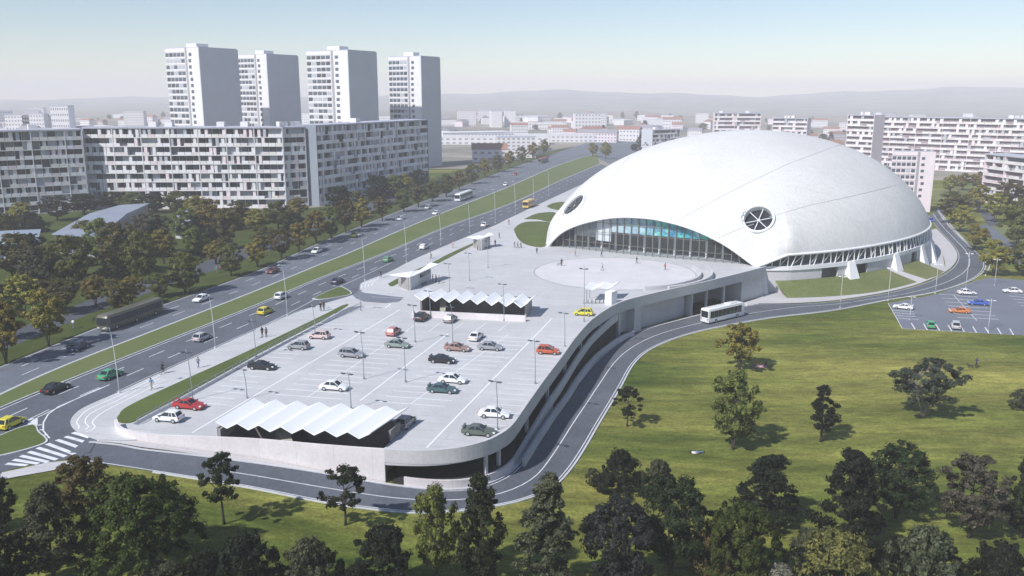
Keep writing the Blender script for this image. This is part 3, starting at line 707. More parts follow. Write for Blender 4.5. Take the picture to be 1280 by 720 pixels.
_rm = np.interp(PHI, _ph[_o], np.hypot(rim[:, 0]-CX, rim[:, 1]-CY)[_o], period=2*math.pi)
_co = np.interp(PHI, _ph[_o], np.array([r[2]-E_z(r[0], r[1]) for r in rim])[_o], period=2*math.pi)
_k = np.exp(-.5*(np.arange(-60, 61)/17.0)**2); _k /= _k.sum()
def circ(a): return np.convolve(np.r_[a[-60:], a, a[:60]], _k, 'same')[60:-60]
RMS = circ(_rm); CORS = circ(_co)
def shell_point(rm, t):
    x = CX+(rm[0]-CX)*t; y = CY+(rm[1]-CY)*t; ph = math.atan2(rm[1]-CY, rm[0]-CX); rr = math.hypot(rm[0]-CX, rm[1]-CY)
    cs = float(np.interp(ph, PHI, CORS, period=2*math.pi)); rs = float(np.interp(ph, PHI, RMS, period=2*math.pi))
    q = t*rr/rs; res = rm[2]-E_z(rm[0], rm[1])-cs*(rr/rs)**4
    return (x, y, E_z(x, y)+cs*q**4+res*t**16)
tl = [math.sin(k/NT*math.pi/2) for k in range(1, NT)]+[1.0]
mb = MB(); nR = len(rim); mb.v.append((CX, CY, EZ+EC))
for t in tl:
    for r in rim: mb.v.append(shell_point(r, t))
for i in range(nR): mb.f.append((0, 1+i, 1+(i+1) % nR))
for k in range(NT-1):
    for i in range(nR):
        j = (i+1) % nR; mb.f.append((1+k*nR+i, 1+(k+1)*nR+i, 1+(k+1)*nR+j, 1+k*nR+j))
mb.mi = [0]*len(mb.f)
mdome = mat('white_shell', (.60, .60, .60), .9, noise=[(.04, .06, 1, 1), (.25, .05, 1, 5), (1.0, .09, 3, 1), (5, .10, 1, 1)], bump=.05, spec=.08)
shell = mb.build('roof_shell', mdome, None, smooth=True)
if shell.data.polygons[0].normal.z < 0:
    shell.data.flip_normals()
# hit points on the shell for the round openings and seams
from mathutils.bvhtree import BVHTree
def bvh_of(o):
    return BVHTree.FromPolygons([v.co[:] for v in o.data.vertices], [tuple(p.vertices) for p in o.data.polygons])
bv = bvh_of(shell)
def hit(px, py):
    h = bv.ray_cast(Vector((0, 0, H)), ray(px, py).normalized())
    return (h[0], h[1]) if h[0] else (None, None)
seams = []
for sp in ([(787,196),(776,207),(768,222),(762,240),(757,258),(754,272)], [(843,278),(880,257),(930,231),(985,205),(1044,183),(1052,181)], [(896,298),(922,287),(945,279)], [(962,271),(1010,257),(1070,244),(1135,228)],
           [(870,224),(900,220),(940,224),(975,229)][:0]):
    pts = []
    for i in range(len(sp)-1):
        for k in range(8):
            t = k/8; h, n = hit(sp[i][0]+(sp[i+1][0]-sp[i][0])*t, sp[i][1]+(sp[i+1][1]-sp[i][1])*t)
            if h: pts.append(h)
    seams.append(pts)
oc = []
for (px, py, r) in ((948, 273.5, 3.7), (717, 256, 3.9)):
    h, n = hit(px, py)
    if n.z < 0: n = -n
    if px < 800:                         # smooth shell normal on the steep left flank
        a, b = h.x-CX, h.y-CY; X = (a*math.cos(ETH)+b*math.sin(ETH))/EA**2; Y = (-a*math.sin(ETH)+b*math.cos(ETH))/EB**2
        n = (n*.15+Vector((X*math.cos(ETH)-Y*math.sin(ETH), X*math.sin(ETH)+Y*math.cos(ETH), (h.z-EZ)/EC**2)).normalized()*.85).normalized()
    oc.append((h, n, r))
def frame(n):
    n = n.normalized(); u = Vector((0, 0, 1)).cross(n).normalized(); v = n.cross(u); return Matrix((u, v, n)).transposed()
bm = bmesh.new(); bm.from_mesh(shell.data)
for it in range(3):                      # refine round the two openings, then cut them out
    ed = set()
    for f in bm.faces:
        c = f.calc_center_median()
        for h, n, r in oc:
            if (c-h).length < r+4.5: ed |= {e for e in f.edges if e.calc_length() > .5}
    bmesh.ops.subdivide_edges(bm, edges=list(ed), cuts=1, use_grid_fill=True)
kill = [f for f in bm.faces for h, n, r in oc if (f.calc_center_median()-h).length < 12 and ((f.calc_center_median()-h)-n*(f.calc_center_median()-h).dot(n)).length < r+.35]
bmesh.ops.delete(bm, geom=list(set(kill)), context='FACES')
bm.to_mesh(shell.data); bm.free()
sol = shell.modifiers.new('s', 'SOLIDIFY'); sol.thickness = .45; sol.offset = -1
bpy.context.view_layer.update(); dg = bpy.context.evaluated_depsgraph_get()
nm = bpy.data.meshes.new_from_object(shell.evaluated_get(dg)); shell.modifiers.clear(); old = shell.data; shell.data = nm; bpy.data.meshes.remove(old)
for p in nm.polygons: p.use_smooth = True
shell.parent = arena; loc(shell)
mb = MB()
for pts in seams:
    if len(pts) > 2: mb.tube(pts, .09, 5)
loc(mb.build('seam_line', mat('seam_grey', (.47, .47, .48), .8), arena))
mull = mat('mullion_grey', (.20, .195, .185), .5, .2)
# rim edge beam along arch and eave
mb = MB(); mb.tube([(p[0], p[1], p[2]-.1) for p in rim[:nR-120]], .38, 8); loc(mb.build('rim_beam', M['white'], arena, smooth=True))
for h, n, r in oc:
    slim = h.x < 40; m3 = frame(n); k = 48; mb = MB(); dz = 1.35 if slim else 0
    prof = [(r-.05, -1.9), (r+.6, -1.9), (r+.6, .25), (r+.4, .45), (r+.1, .45), (r-.05, .2)] if not slim else [(r-.05, -.6), (r+.55, -.6), (r+.45, .12), (r-.05, .12)]
    vs = [h+m3@Vector((a*math.cos(2*math.pi*i/k), a*math.sin(2*math.pi*i/k), z)) for i in range(k) for a, z in prof]; q = len(prof)
    mb.add(vs, [(i*q+j, i*q+(j+1) % q, ((i+1) % k)*q+(j+1) % q, ((i+1) % k)*q+j) for i in range(k) for j in range(q)])
    ring = mb.build('oculus_ring', M['trim'], arena, smooth=False); loc(ring)
    for i in range(6):
        s = MB(); a = i*math.pi/3+.3; s.bar(h+m3@Vector((0, 0, -.8+dz*.35)), h+m3@Vector((r*math.cos(a), r*math.sin(a), -.8+dz*.35)), .17); s.build('spoke', M['trim'] if not slim else mull, ring)
    s = MB(); s.tube([h+m3@Vector((0, 0, -1.0+dz*.4)), h+m3@Vector((0, 0, -.6+dz*.25))], .3, 12); s.build('hub', M['trim'], ring)
    g = MB(); g.add([h+m3@Vector((r*math.cos(2*math.pi*i/k), r*math.sin(2*math.pi*i/k), -1.7+dz*.9)) for i in range(k)], [tuple(range(k))]); g.build('oculus_glass', M['glass'], ring, fix=False)
# glazed front, set back behind the arch
AR = np.array(arch); sA = ((AR[:, 0]-A_.x)*ab.x+(AR[:, 1]-A_.y)*ab.y)
def arch_z(s): return float(np.interp(s, sA, AR[:, 2]))
back_off = 1.9
def fp(s, z, off=-back_off):
    b = 4*(s/abL)*(1-s/abL)*2.0; q = A_+ab*s+abn*(off+b); return Vector((q.x, q.y, z))
mg = bpy.data.materials.new('facade_glass'); mg.use_nodes = True; nt = mg.node_tree; bs = nt.nodes['Principled BSDF']; ou = nt.nodes['Material Output']
bs.inputs['Base Color'].default_value = (.35, .40, .42, 1); bs.inputs['Roughness'].default_value = .08
tr = nt.nodes.new('ShaderNodeBsdfTransparent'); tr.inputs[0].default_value = (.86, .9, .92, 1); mx = nt.nodes.new('ShaderNodeMixShader'); mx.inputs[0].default_value = .07
nt.links.new(tr.outputs[0], mx.inputs[1]); nt.links.new(bs.outputs[0], mx.inputs[2]); nt.links.new(mx.outputs[0], ou.inputs['Surface'])
S = list(np.linspace(2.5, abL-2.5, 27))
def top(s): return max(.6, arch_z(s)+.55)
mb = MB()
for i in range(len(S)-1):
    mb.add([fp(S[i], 0), fp(S[i+1], 0), fp(S[i+1], top(S[i+1])), fp(S[i], top(S[i]))], [(0, 1, 2, 3)])
loc(mb.build('glazing', mg, arena, fix=False))
for s in S:
    mb = MB(); mb.hexa([fp(s-.1, 0, -back_off-.15), fp(s+.1, 0, -back_off-.15), fp(s+.1, 0, -back_off+.2), fp(s-.1, 0, -back_off+.2)], [fp(s-.1, top(s), -back_off-.15), fp(s+.1, top(s), -back_off-.15), fp(s+.1, top(s), -back_off+.2), fp(s-.1, top(s), -back_off+.2)])
    loc(mb.build('mullion', mull, arena))
for z in (2.4, 5.6, 8.4):
    for s0, s1 in zip(S[:-1], S[1:]):
        if min(top(s0), top(s1)) > z+.3:
            mb = MB(); mb.hexa([fp(s0+.11, z-.06, -back_off-.05), fp(s1-.11, z-.06, -back_off-.05), fp(s1-.11, z-.06, -back_off+.1), fp(s0+.11, z-.06, -back_off+.1)], [fp(s0+.11, z+.06, -back_off-.05), fp(s1-.11, z+.06, -back_off-.05), fp(s1-.11, z+.06, -back_off+.1), fp(s0+.11, z+.06, -back_off+.1)])
            loc(mb.build('transom', mull, arena))
# interior: floor band, dark hall, pale and mosaic panels above the doors
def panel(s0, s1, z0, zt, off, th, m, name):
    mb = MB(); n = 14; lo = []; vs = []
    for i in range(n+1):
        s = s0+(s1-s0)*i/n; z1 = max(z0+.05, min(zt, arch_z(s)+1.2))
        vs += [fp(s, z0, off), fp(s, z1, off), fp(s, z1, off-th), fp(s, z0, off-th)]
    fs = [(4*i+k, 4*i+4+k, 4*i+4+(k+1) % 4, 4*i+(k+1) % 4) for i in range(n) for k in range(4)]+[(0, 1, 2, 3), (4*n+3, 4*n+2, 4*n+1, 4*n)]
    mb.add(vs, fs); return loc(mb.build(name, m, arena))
mos = bpy.data.materials.new('mosaic_glass'); mos.use_nodes = True; nt = mos.node_tree; b = nt.nodes['Principled BSDF']
tc = nt.nodes.new('ShaderNodeTexCoord'); vo = nt.nodes.new('ShaderNodeTexVoronoi'); vo.inputs['Scale'].default_value = .9
nt.links.new(tc.outputs['Object'], vo.inputs['Vector'])
sx = nt.nodes.new('ShaderNodeSeparateColor'); nt.links.new(vo.outputs['Color'], sx.inputs[0])
cr = nt.nodes.new('ShaderNodeValToRGB'); els = cr.color_ramp.elements
for p, c in ((0, (.02, .22, .38)), (.25, (.03, .42, .48)), (.45, (.06, .60, .52)), (.62, (.12, .62, .48)), (.78, (.10, .32, .50)), (.92, (.45, .75, .8))):
    e = els.new(p) if p not in (0,) else els[0]; e.position = p; e.color = (*c, 1)
els[-1].color = (.6, .8, .85, 1); cr.color_ramp.interpolation = 'CONSTANT'
nt.links.new(sx.outputs[0], cr.inputs[0])
sep = nt.nodes.new('ShaderNodeSeparateXYZ'); nt.links.new(tc.outputs['Object'], sep.inputs[0])
mr = nt.nodes.new('ShaderNodeMapRange'); mr.inputs[1].default_value = 29; mr.inputs[2].default_value = 43
nt.links.new(sep.outputs[0], mr.inputs[0])
no = nt.nodes.new('ShaderNodeTexNoise'); no.inputs['Scale'].default_value = 1.5; nt.links.new(tc.outputs['Object'], no.inputs['Vector'])
ad = nt.nodes.new('ShaderNodeMath'); ad.operation = 'ADD'; nt.links.new(mr.outputs[0], ad.inputs[0]); nt.links.new(no.outputs[0], ad.inputs[1])
sb = nt.nodes.new('ShaderNodeMath'); sb.operation = 'SUBTRACT'; sb.inputs[1].default_value = .5; sb.use_clamp = True; nt.links.new(ad.outputs[0], sb.inputs[0])
mi = nt.nodes.new('ShaderNodeMix'); mi.data_type = 'RGBA'; mi.inputs[6].default_value = (.58, .64, .68, 1)
nt.links.new(sb.outputs[0], mi.inputs[0]); nt.links.new(cr.outputs[0], mi.inputs[7]); nt.links.new(mi.outputs[2], b.inputs['Base Color']); b.inputs['Roughness'].default_value = .25
panel(abL*.33, abL*.90, 5.9, 14, -back_off-.35, .12, mos, 'mosaic_panel')
panel(abL*.25, abL*.325, 3.0, 14, -back_off-.7, .2, M['white'], 'white_panel')
panel(abL*.12, abL*.245, 3.6, 14, -back_off-2.2, .2, mat('inner_grey', (.40, .40, .40), .8), 'inner_wall')
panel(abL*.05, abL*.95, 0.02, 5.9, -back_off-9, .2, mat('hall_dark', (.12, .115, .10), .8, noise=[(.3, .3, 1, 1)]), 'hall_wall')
for s in np.linspace(abL*.1, abL*.9, 12):
    mb = MB(); p = fp(s, 0, -back_off-5); mb.tube([p, p+Vector((0, 0, 5.9))], .25, 8); loc(mb.build('column', M['white'], arena))
# ring base, truss and buttresses on the low side
angs = np.linspace(a0-R(9), a0+R(128), 120)
ringp = np.array([ell(a, 0, .992) for a in angs])
pin = np.array(rimB[0][:2])
# start ring at the pier under corner B
f = np.clip(1-(angs-angs[0])/R(10), 0, 1)[:, None]; ringp = ringp+f*(pin-ringp[0])
def rpx(px, py, z=LOW): return near(ringp, G(px, py, z))
loc(sweep_wall('ring_beam', ringp, .35, -.9, .12, -1.0, M['white'], arena))
niche = [(rpx(990, 352), rpx(1008, 350)), (rpx(1030, 349), rpx(1046, 347)), (rpx(1117, 337), rpx(1124, 335)), (rpx(1146, 326), rpx(1158, 318))]
last = 0
for a, b in niche+[(len(ringp)-1, len(ringp)-1)]:
    if a-last >= 1: loc(sweep_wall('base_wall', ringp[last:a+1], .0, -.7, -.98, LOW-.3, M['conc'], arena))
    last = b
loc(sweep_wall('inner_wall', ringp, -3.5, -3.9, -.9, LOW-.3, M['greywall'], arena))
loc(sweep_wall('inner_wall', ringp, -4.0, -4.3, 4.2, -.9, M['dark'], arena))
def buttress(px, py, w=3.5, dep=3.0, k=None):
    k = rpx(px, py) if k is None else k; a = ringp[k]; d = ringp[min(k+1, len(ringp)-1)]-ringp[max(k-1, 0)]; d /= np.linalg.norm(d); n = np.array([d[1], -d[0]])
    lo = [a-d*w*.62-n*.2, a+d*w*.62-n*.2, a+d*w*.62+n*dep, a-d*w*.62+n*dep]; hi = [a-d*w*.34-n*.2, a+d*w*.34-n*.2, a+d*w*.34+n*.55, a-d*w*.34+n*.55]
    mb = MB(); mb.hexa([(*p, LOW-.2) for p in lo], [(*p, -.02) for p in hi]); loc(mb.build('buttress', M['white'], arena))
for p in ((1020,348),(1073,340),(1113,331),(1141,325),(1163,312)): buttress(*p)
buttress(966, 370, 3.4, 2.6, k=1)
# grass bank rising to the foot of the ring, crossed by a paved path
def bank(name, ka, kb, outpx, zi, zo, m, lift=0.0):
    a = resample(offset(ringp, .25)[ka:kb+1], 40, dim=2); b = resample(px_curve(outpx, LOW, 5), 40, dim=2); mb = MB()
    for i in range(40):
        for k in range(7):
            t = k/6; p = a[i]+(b[i]-a[i])*t; mb.v.append((p[0], p[1], zi+(zo-zi)*(t**.85)+lift))
    mb.f = [(i*7+k, i*7+k+1, (i+1)*7+k+1, (i+1)*7+k) for i in range(39) for k in range(6)]; mb.mi = [0]*len(mb.f)
    o = mb.build(name, m, smooth=True)
    if sum(p.normal.z for p in o.data.polygons) < 0: o.data.flip_normals()
    return tag(o, kind='structure')
bank('lawn', rpx(977, 371), rpx(1122, 352), [(984,373),(1040,371),(1100,364.5),(1147,353)], -3.7, LOW+.1, M['lawn'])
bank('lawn', rpx(1128, 350), rpx(1152, 338), [(1159,350),(1181,340)], -3.9, LOW+.1, M['lawn'])
bank('path', rpx(1122, 352), rpx(1128, 350), [(1147,353),(1159,350)], -3.7, LOW+.12, M['walk'])
step = 0
eave = np.array([(r[0], r[1], r[2]) for r in rim])
nB = len(arch)-1
iR = nB+8
tru = []
last = None
e_pts = resample(rim[nB:nB+24+110], step=2.3)
for k, e in enumerate(e_pts):
    if e[2] < .9: continue
    q = ringp[near(ringp, e[:2])]
    p0 = Vector((q[0], q[1], .1)); p1 = Vector((e[0], e[1], e[2]-.25)); q1 = Vector((q[0]+(CX-q[0])*.012, q[1]+(CY-q[1])*.012, .1))
    mb = MB(); mb.bar(p0, p1, .24); loc(mb.build('strut', M['trim'], arena))
    if last is not None and k % 2 == 0:
        mb = MB(); mb.bar(last[0]+Vector((0, 0, .1)), p1-Vector((0, 0, .15)), .15); loc(mb.build('brace', M['trim'], arena))
    last = (p0, p1)
# ------------------------------------------------------------------ vehicles
def bevel_mesh(me, w, seg=2, ang=R(25)):
    bm = bmesh.new(); bm.from_mesh(me); bmesh.ops.recalc_face_normals(bm, faces=bm.faces)
    ed = [e for e in bm.edges if len(e.link_faces) == 2 and e.calc_face_angle() > ang]
    bmesh.ops.bevel(bm, geom=ed, offset=w, segments=seg, profile=.6, affect='EDGES', clamp_overlap=True)
    for f in bm.faces: f.smooth = True
    bm.to_mesh(me); bm.free()
    try: me.set_sharp_from_angle(angle=R(38))
    except Exception: pass
def profile_prism(mb, prof, hw, inset=0.0):
    n = len(prof); vs = []
    for s in (-1, 1):
        for x, z in prof:
            w = hw - (inset*max(0, (z-.6)) ); vs.append((x, s*w, z))
    mb.add(vs, [tuple(range(n))[::-1], tuple(range(n, 2*n))]+[(i, (i+1) % n, n+(i+1) % n, n+i) for i in range(n)])
def cabin(mb, xb0, xb1, xt0, xt1, zb, zt, wb, wt):
    mb.hexa([(xb0, -wb, zb), (xb1, -wb, zb), (xb1, wb, zb), (xb0, wb, zb)], [(xt0, -wt, zt), (xt1, -wt, zt), (xt1, wt, zt), (xt0, wt, zt)])
PROTO = {}
def make_car(kind):
    spec = dict(
      sedan=dict(prof=[(-2.2,.32),(-2.25,.62),(-2.15,.88),(-1.45,.95),(1.0,.90),(2.0,.72),(2.22,.58),(2.2,.30)], cab=(-1.6,1.05,-.95,.2,.90,1.42,.76,.58), wx=(-1.33,1.38), hw=.88),
      hatch=dict(prof=[(-1.95,.32),(-2.0,.65),(-1.92,.95),(.95,.93),(1.75,.78),(1.95,.6),(1.95,.30)], cab=(-1.85,1.1,-1.45,.15,.92,1.50,.76,.6), wx=(-1.22,1.25), hw=.86),
      suv=dict(prof=[(-2.15,.36),(-2.2,.75),(-2.1,1.04),(1.0,1.02),(2.0,.9),(2.18,.7),(2.15,.34)], cab=(-2.05,1.15,-1.75,.3,1.0,1.68,.8,.66), wx=(-1.3,1.35), hw=.92),
      coupe=dict(prof=[(-2.2,.30),(-2.28,.62),(-2.2,.90),(-1.35,.93),(.8,.88),(2.05,.68),(2.3,.5),(2.28,.26)], cab=(-1.55,.95,-.85,.05,.87,1.33,.77,.57), wx=(-1.35,1.4), hw=.92, spoiler=True),
      wagon=dict(prof=[(-2.25,.32),(-2.3,.65),(-2.22,.95),(1.0,.92),(2.0,.74),(2.22,.58),(2.2,.30)], cab=(-2.15,1.05,-1.85,.15,.92,1.46,.76,.6), wx=(-1.35,1.38), hw=.88))[kind]
    root = empty('parked_car', (0, 0, 0))
    b = MB(); profile_prism(b, spec['prof'], spec['hw'], .06)
    x0, x1, t0, t1, zb, zt, wb, wt = spec['cab']
    body_me = b.mesh('car_body'); bevel_mesh(body_me, .09)
    roof = MB(); roof.hexa([(t0-.06, -wt-.02, zt-.02), (t1+.08, -wt-.02, zt-.02), (t1+.08, wt+.02, zt-.02), (t0-.06, wt+.02, zt-.02)], [(t0+.12, -wt+.08, zt+.07), (t1-.12, -wt+.08, zt+.07), (t1-.12, wt-.08, zt+.07), (t0+.12, wt-.08, zt+.07)])
    for s in (-1, 1):                    # pillars
        roof.bar((x0+.04, s*(wb-.02), zb), (t0+.0, s*wt, zt), .1, .1); roof.bar((x1-.04, s*(wb-.02), zb), (t1, s*wt, zt), .07, .07)
        xm = (x0+x1)/2-.1; roof.bar((xm, s*(wb+.01), zb), ((t0+t1)/2, s*(wt+.01), zt), .09, .06)
        if kind in ('suv', 'wagon', 'hatch'): roof.bar((x0+.75, s*(wb+.01), zb), (t0+.55, s*(wt+.01), zt), .12, .06)
    bm = bmesh.new(); bm.from_mesh(body_me); rm = roof.mesh('r'); bm.from_mesh(rm); bm.to_mesh(body_me); bm.free()
    body = link('body', body_me, PAINT['white'], root)
    w = MB(); cabin(w, x0, x1, t0, t1, zb-.08, zt, wb, wt); w.build('windows', M['carglass'], root)
    for x in spec['wx']:
        for s in (-1, 1):
            t = MB(); yy = s*(spec['hw']-.09); t.tube([(x, yy-.11, .33), (x, yy+.11, .33)], .33, 16); wh = t.build('wheel', M['tyre'], root)
            r = MB(); yo = yy+s*.105; r.tube([(x, yo, .33), (x, yo+s*.02, .33)], .2, 12); r.build('rim', M['rim'], wh)
    p = spec['prof']; fx = max(q[0] for q in p); bx = min(q[0] for q in p)
    for s in (-1, 1):
        h = MB(); h.box(fx-.34, fx-.02, s*.66-.17, s*.66+.17, .56, .70); h.build('headlight', M['hlight'], root)
        h = MB(); h.box(bx-.01, bx+.14, s*.64-.18, s*.64+.18, .68, .84); h.build('tail_light', M['tlight'], root)
        h = MB(); h.box(x1-.35, x1-.15, s*(spec['hw']+.08)-.09, s*(spec['hw']+.08)+.09, zb+.02, zb+.16); h.build('mirror', M['lampdark'], root)
    if spec.get('spoiler'):
        h = MB(); h.box(-2.2, -1.95, -.8, .8, 1.14, 1.19); h.box(-2.1, -2.0, -.62, -.56, .85, 1.15); h.box(-2.1, -2.0, .56, .62, .85, 1.15); h.build('spoiler', PAINT['white'], root)
    return root
for k in ('sedan', 'hatch', 'suv', 'coupe', 'wagon'): PROTO[k] = make_car(k)
used = set()
def place_car(kind, p, hd, paint, label, group, scale=1.0, name=None):
    o = PROTO[kind] if kind not in used else copy_tree(PROTO[kind])
    used.add(kind)
    o.location = p; o.rotation_euler = (0, 0, hd); o.scale = (scale,)*3
    for ch in o.children:
        if ch.name.split('.')[0] in ('body', 'spoiler'): set_mat(ch, PAINT[paint])
    tag(o, label, 'car', group)
    if name: o.name = name
    return o
ub_h = math.atan2(ub.y, ub.x); sp = (G(560, 417)-G(450, 501)); sp_h = math.atan2(sp.y, sp.x)
GA = 'cars on the parking deck'
DK = [('hatch',211,526,ub_h+math.pi,'white','white hatchback beside the red spoiler car by the front grass strip'),
 ('coupe',237,510,ub_h,'red','red sports coupe with rear spoiler next to the white hatchback'),
 ('coupe',328,461,ub_h,'black','black coupe with light windows beside the long grass strip'),
 ('hatch',373,436,ub_h+math.pi,'grey','grey hatchback parked behind the beige hatchback by the drive'),
 ('hatch',399,423,ub_h+math.pi,'beige','pale beige hatchback, farthest car along the drive railing'),
 ('sedan',418,487,ub_h,'white','white sedan alone just behind the big zigzag canopy'),
 ('wagon',440,446,ub_h,'grey','grey estate car alone in the left bay row'),
 ('hatch',492,418,sp_h,'pink','pinkish red hatchback seen from behind near the middle canopy'),
 ('sedan',497,434,ub_h,'sage','grey-green sedan with pale bonnet in front of the pink hatchback'),
 ('suv',527,400,sp_h,'black','black off-roader facing the low wall of the middle canopy'),
 ('hatch',563,402,sp_h,'grey','grey hatchback facing the low wall of the middle canopy'),
 ('coupe',572,438,ub_h,'brown','dusty brown coupe between the black coupe and the grey sedan'),
 ('sedan',595,424,sp_h,'white','white sedan seen from behind below the right end of the middle canopy'),
 ('sedan',613,437,ub_h,'grey','grey sedan to the right of the brown coupe'),
 ('coupe',553,453,ub_h,'black','black coupe with spoiler below the brown coupe'),
 ('sedan',566,478,ub_h,'white','white sedan directly behind the dark teal coupe'),
 ('coupe',553,490,ub_h,'teal','dark teal coupe with spoiler in front of a white sedan'),
 ('sedan',618,521,ub_h,'white','white sedan beside the parapet, above the olive coupe'),
 ('coupe',599,543,ub_h,'olive','dark olive coupe with spoiler, nearest car to the curved parapet'),
 ('hatch',507,532,sp_h,'grey','grey car half hidden under the right tip of the big zigzag canopy'),
 ('hatch',685,442,ub_h,'orange','orange-red hatchback beside the east parapet'),
 ('hatch',729,394,ub_h+math.pi,'yellow','bright yellow hatchback in front of the small folded canopy')]
for k, x, y, h, c, l in DK: place_car(k, G(x, y), h+rnd.uniform(-.04, .04), c, l, GA, 1.0)
def rdir(curve, p):
    i = near(curve, p); d = curve[min(i+2, len(curve)-1)]-curve[max(i-2, 0)]; return math.atan2(d[1], d[0])
GH = 'cars on the dual carriageway'
HW = [('hatch',14,533,'yellow','yellow hatchback at the left edge of the near carriageway',1),('sedan',70,489,'black','black sedan ahead of the yellow hatchback on the near carriageway',1),
 ('sedan',138,472,'green','bright green sedan near the rounded pavement corner',1),('hatch',253,425,'silver','silver hatchback on the near carriageway level with the olive bus',1),
 ('hatch',332,392,'yellow','yellow hatchback behind a white car near the small triangular island',1),('hatch',352,373,'white','white hatchback right ahead of the second yellow hatchback',1),
 ('sedan',422,354,'navy','dark blue car beside the small triangular island',1),('hatch',485,327,'green','small green hatchback opposite the larger bus shelter',1),
 ('hatch',530,311,'white','white hatchback ahead of the small green hatchback',1),('sedan',606,283,'white','white sedan on the near carriageway opposite the smaller bus shelter',1),
 ('sedan',98,437,'navy','dark navy sedan on the far carriageway in front of the olive bus',-1),('sedan',252,376,'white','white sedan on the far carriageway just past the olive bus',-1),
 ('sedan',341,341,'maroon','dark red sedan on the far carriageway in tree shade',-1),('hatch',396,316,'white','white hatchback on the far carriageway behind the dark red sedan',-1),
 ('hatch',443,296,'lime','yellow-green hatchback on the far carriageway',-1),('sedan',500,275,'white','small white sedan on the far carriageway beyond the yellow-green one',-1),
 ('hatch',535,261,'silver','silver car on the verge side just ahead of the white articulated bus',-1),('sedan',545,268,'white','white sedan on the median side just ahead of the white articulated bus',-1),
 ('hatch',632,232,'white','white hatchback on the far carriageway beyond the white articulated bus',-1),('hatch',644,219,'red','small red car on the far carriageway near the red-roofed bus',-1)]
for k, x, y, c, l, s in HW:
    p = G(x, y, -.13); curve = rl if s > 0 else lu
    o = place_car(k, p, rdir(ru if s > 0 else ll, p)+(0 if s > 0 else math.pi), c, l, GH, 1.0, 'car')
GR = 'cars in the asphalt car park on the right'
lot_u = (G(1300, 352, LOW)-G(1262, 349, LOW)); 
for k, x, y, hx, c, l in [('coupe',1129,386,(1110,384),'white','white coupe at the left edge of the asphalt car park'),('hatch',1163,409,(1160,400),'green','dark green car at the grass edge of the asphalt car park'),
   ('suv',1194,410,(1190,399),'silver','silver off-roader beside the dark green car'),('coupe',1199,391,(1180,390.2),'tang','orange coupe in the middle bays of the asphalt car park'),
   ('sedan',1208,368,(1230,369),'white','white sedan in the bays behind the blue car'),('coupe',1222,381,(1202,380),'blue','bright blue coupe between the white sedan and the orange coupe'),
   ('sedan',1265,366,(1245,365.3),'white','white sedan alone in the far right bays'),('hatch',1164,277,(1170,283),'blue','pale blue car on the road behind the right tip of the dome')]:
    p = G(x, y, LOW+.06); q = G(*hx, LOW); place_car(k, p, math.atan2(q.y-p.y, q.x-p.x), c, l, GR if y > 300 else 'cars on the back road', 1.0)
# buses
def make_bus(label, p, hd, L, paint, roofp=None, h=3.1, name='bus', cat='bus', joint=False, coach=False, s=1.0):
    r = empty(name, p, hd, label, cat); r.scale = (s,)*3
    hw = 1.25; b = MB(); f = L/2
    prof = [(-f, .35), (-f, h-.25), (-f+.2, h), (f-.5, h), (f-.1, h-.5), (f, 1.2), (f, .35)]
    profile_prism(b, prof, hw, .03); me = b.mesh('bus_body'); bevel_mesh(me, .12); link('body', me, paint, r)
    if roofp:
        q = MB(); q.box(-f+.3, f-.7, -hw+.18, hw-.18, h-.01, h+.1); q.build('roof_panel', roofp, r)
    for sd in (-1, 1):
        n = int(L/1.6); y = sd*(hw-.03)
        for i in range(n):
            x0 = -f+.5+i*(L-1.6)/n; w = MB(); w.box(x0+.05, x0+(L-1.6)/n-.05, min(y, y+sd*.03)-.0, max(y, y+sd*.03), 1.35, h-.55); w.build('window', M['carglass'], r)
    w = MB(); w.hexa([(f-.0, -hw+.15, 1.25), (f+.03, -hw+.15, 1.25), (f+.03, hw-.15, 1.25), (f, hw-.15, 1.25)], [(f-.14, -hw+.2, h-.45), (f-.06, -hw+.2, h-.45), (f-.06, hw-.2, h-.45), (f-.14, hw-.2, h-.45)]); w.build('windscreen', M['carglass'], r)
    w = MB(); w.box(-f-.03, -f+.01, -hw+.25, hw-.25, 1.5, h-.5); w.build('rear_window', M['carglass'], r)
    for x in (-f+2.6, f-2.6)+((0.0,) if L > 14 else ()):
        for sd in (-1, 1):
            t = MB(); yy = sd*(hw-.14); t.tube([(x, yy-.15, .48), (x, yy+.15, .48)], .48, 16); wh = t.build('wheel', M['tyre'], r)
            t = MB(); t.tube([(x, yy+sd*.14, .48), (x, yy+sd*.17, .48)], .27, 12); t.build('rim', M['rim'], wh)
    for sd in (-1, 1):
        t = MB(); t.box(f-.04, f+.02, sd*.85-.2, sd*.85+.2, .7, .9); t.build('headlight', M['hlight'], r)
        t = MB(); t.box(-f-.02, -f+.04, sd*.95-.12, sd*.95+.12, .9, 1.3); t.build('tail_light', M['tlight'], r)
        t = MB(); t.bar((f-.1, sd*(hw-.05), h-.25), (f+.35, sd*(hw+.25), h-.35), .06); t.box(f+.25, f+.42, sd*(hw+.25)-.14, sd*(hw+.25)+.14, h-.95, h-.35); t.build('mirror', M['lampdark'] if not coach else PAINT['white'], r)
    if coach:
        t = MB(); t.box(f-5.2, f-2.4, -.8, .8, h-.01, h+.22); me2 = t.mesh('ac'); bevel_mesh(me2, .1); link('roof_unit', me2, PAINT['white'], r)
    return r
p = G(165, 402, -.13); make_bus('long olive-brown bus on the far carriageway in front of the trees', p, rdir(ll, p)+math.pi, 16.5, PAINT['busolive'], h=3.2)
p = G(580, 249, -.13); make_bus('long white articulated bus on the far carriageway', p, rdir(ll, p)+math.pi, 19, PAINT['white'], h=3.3)
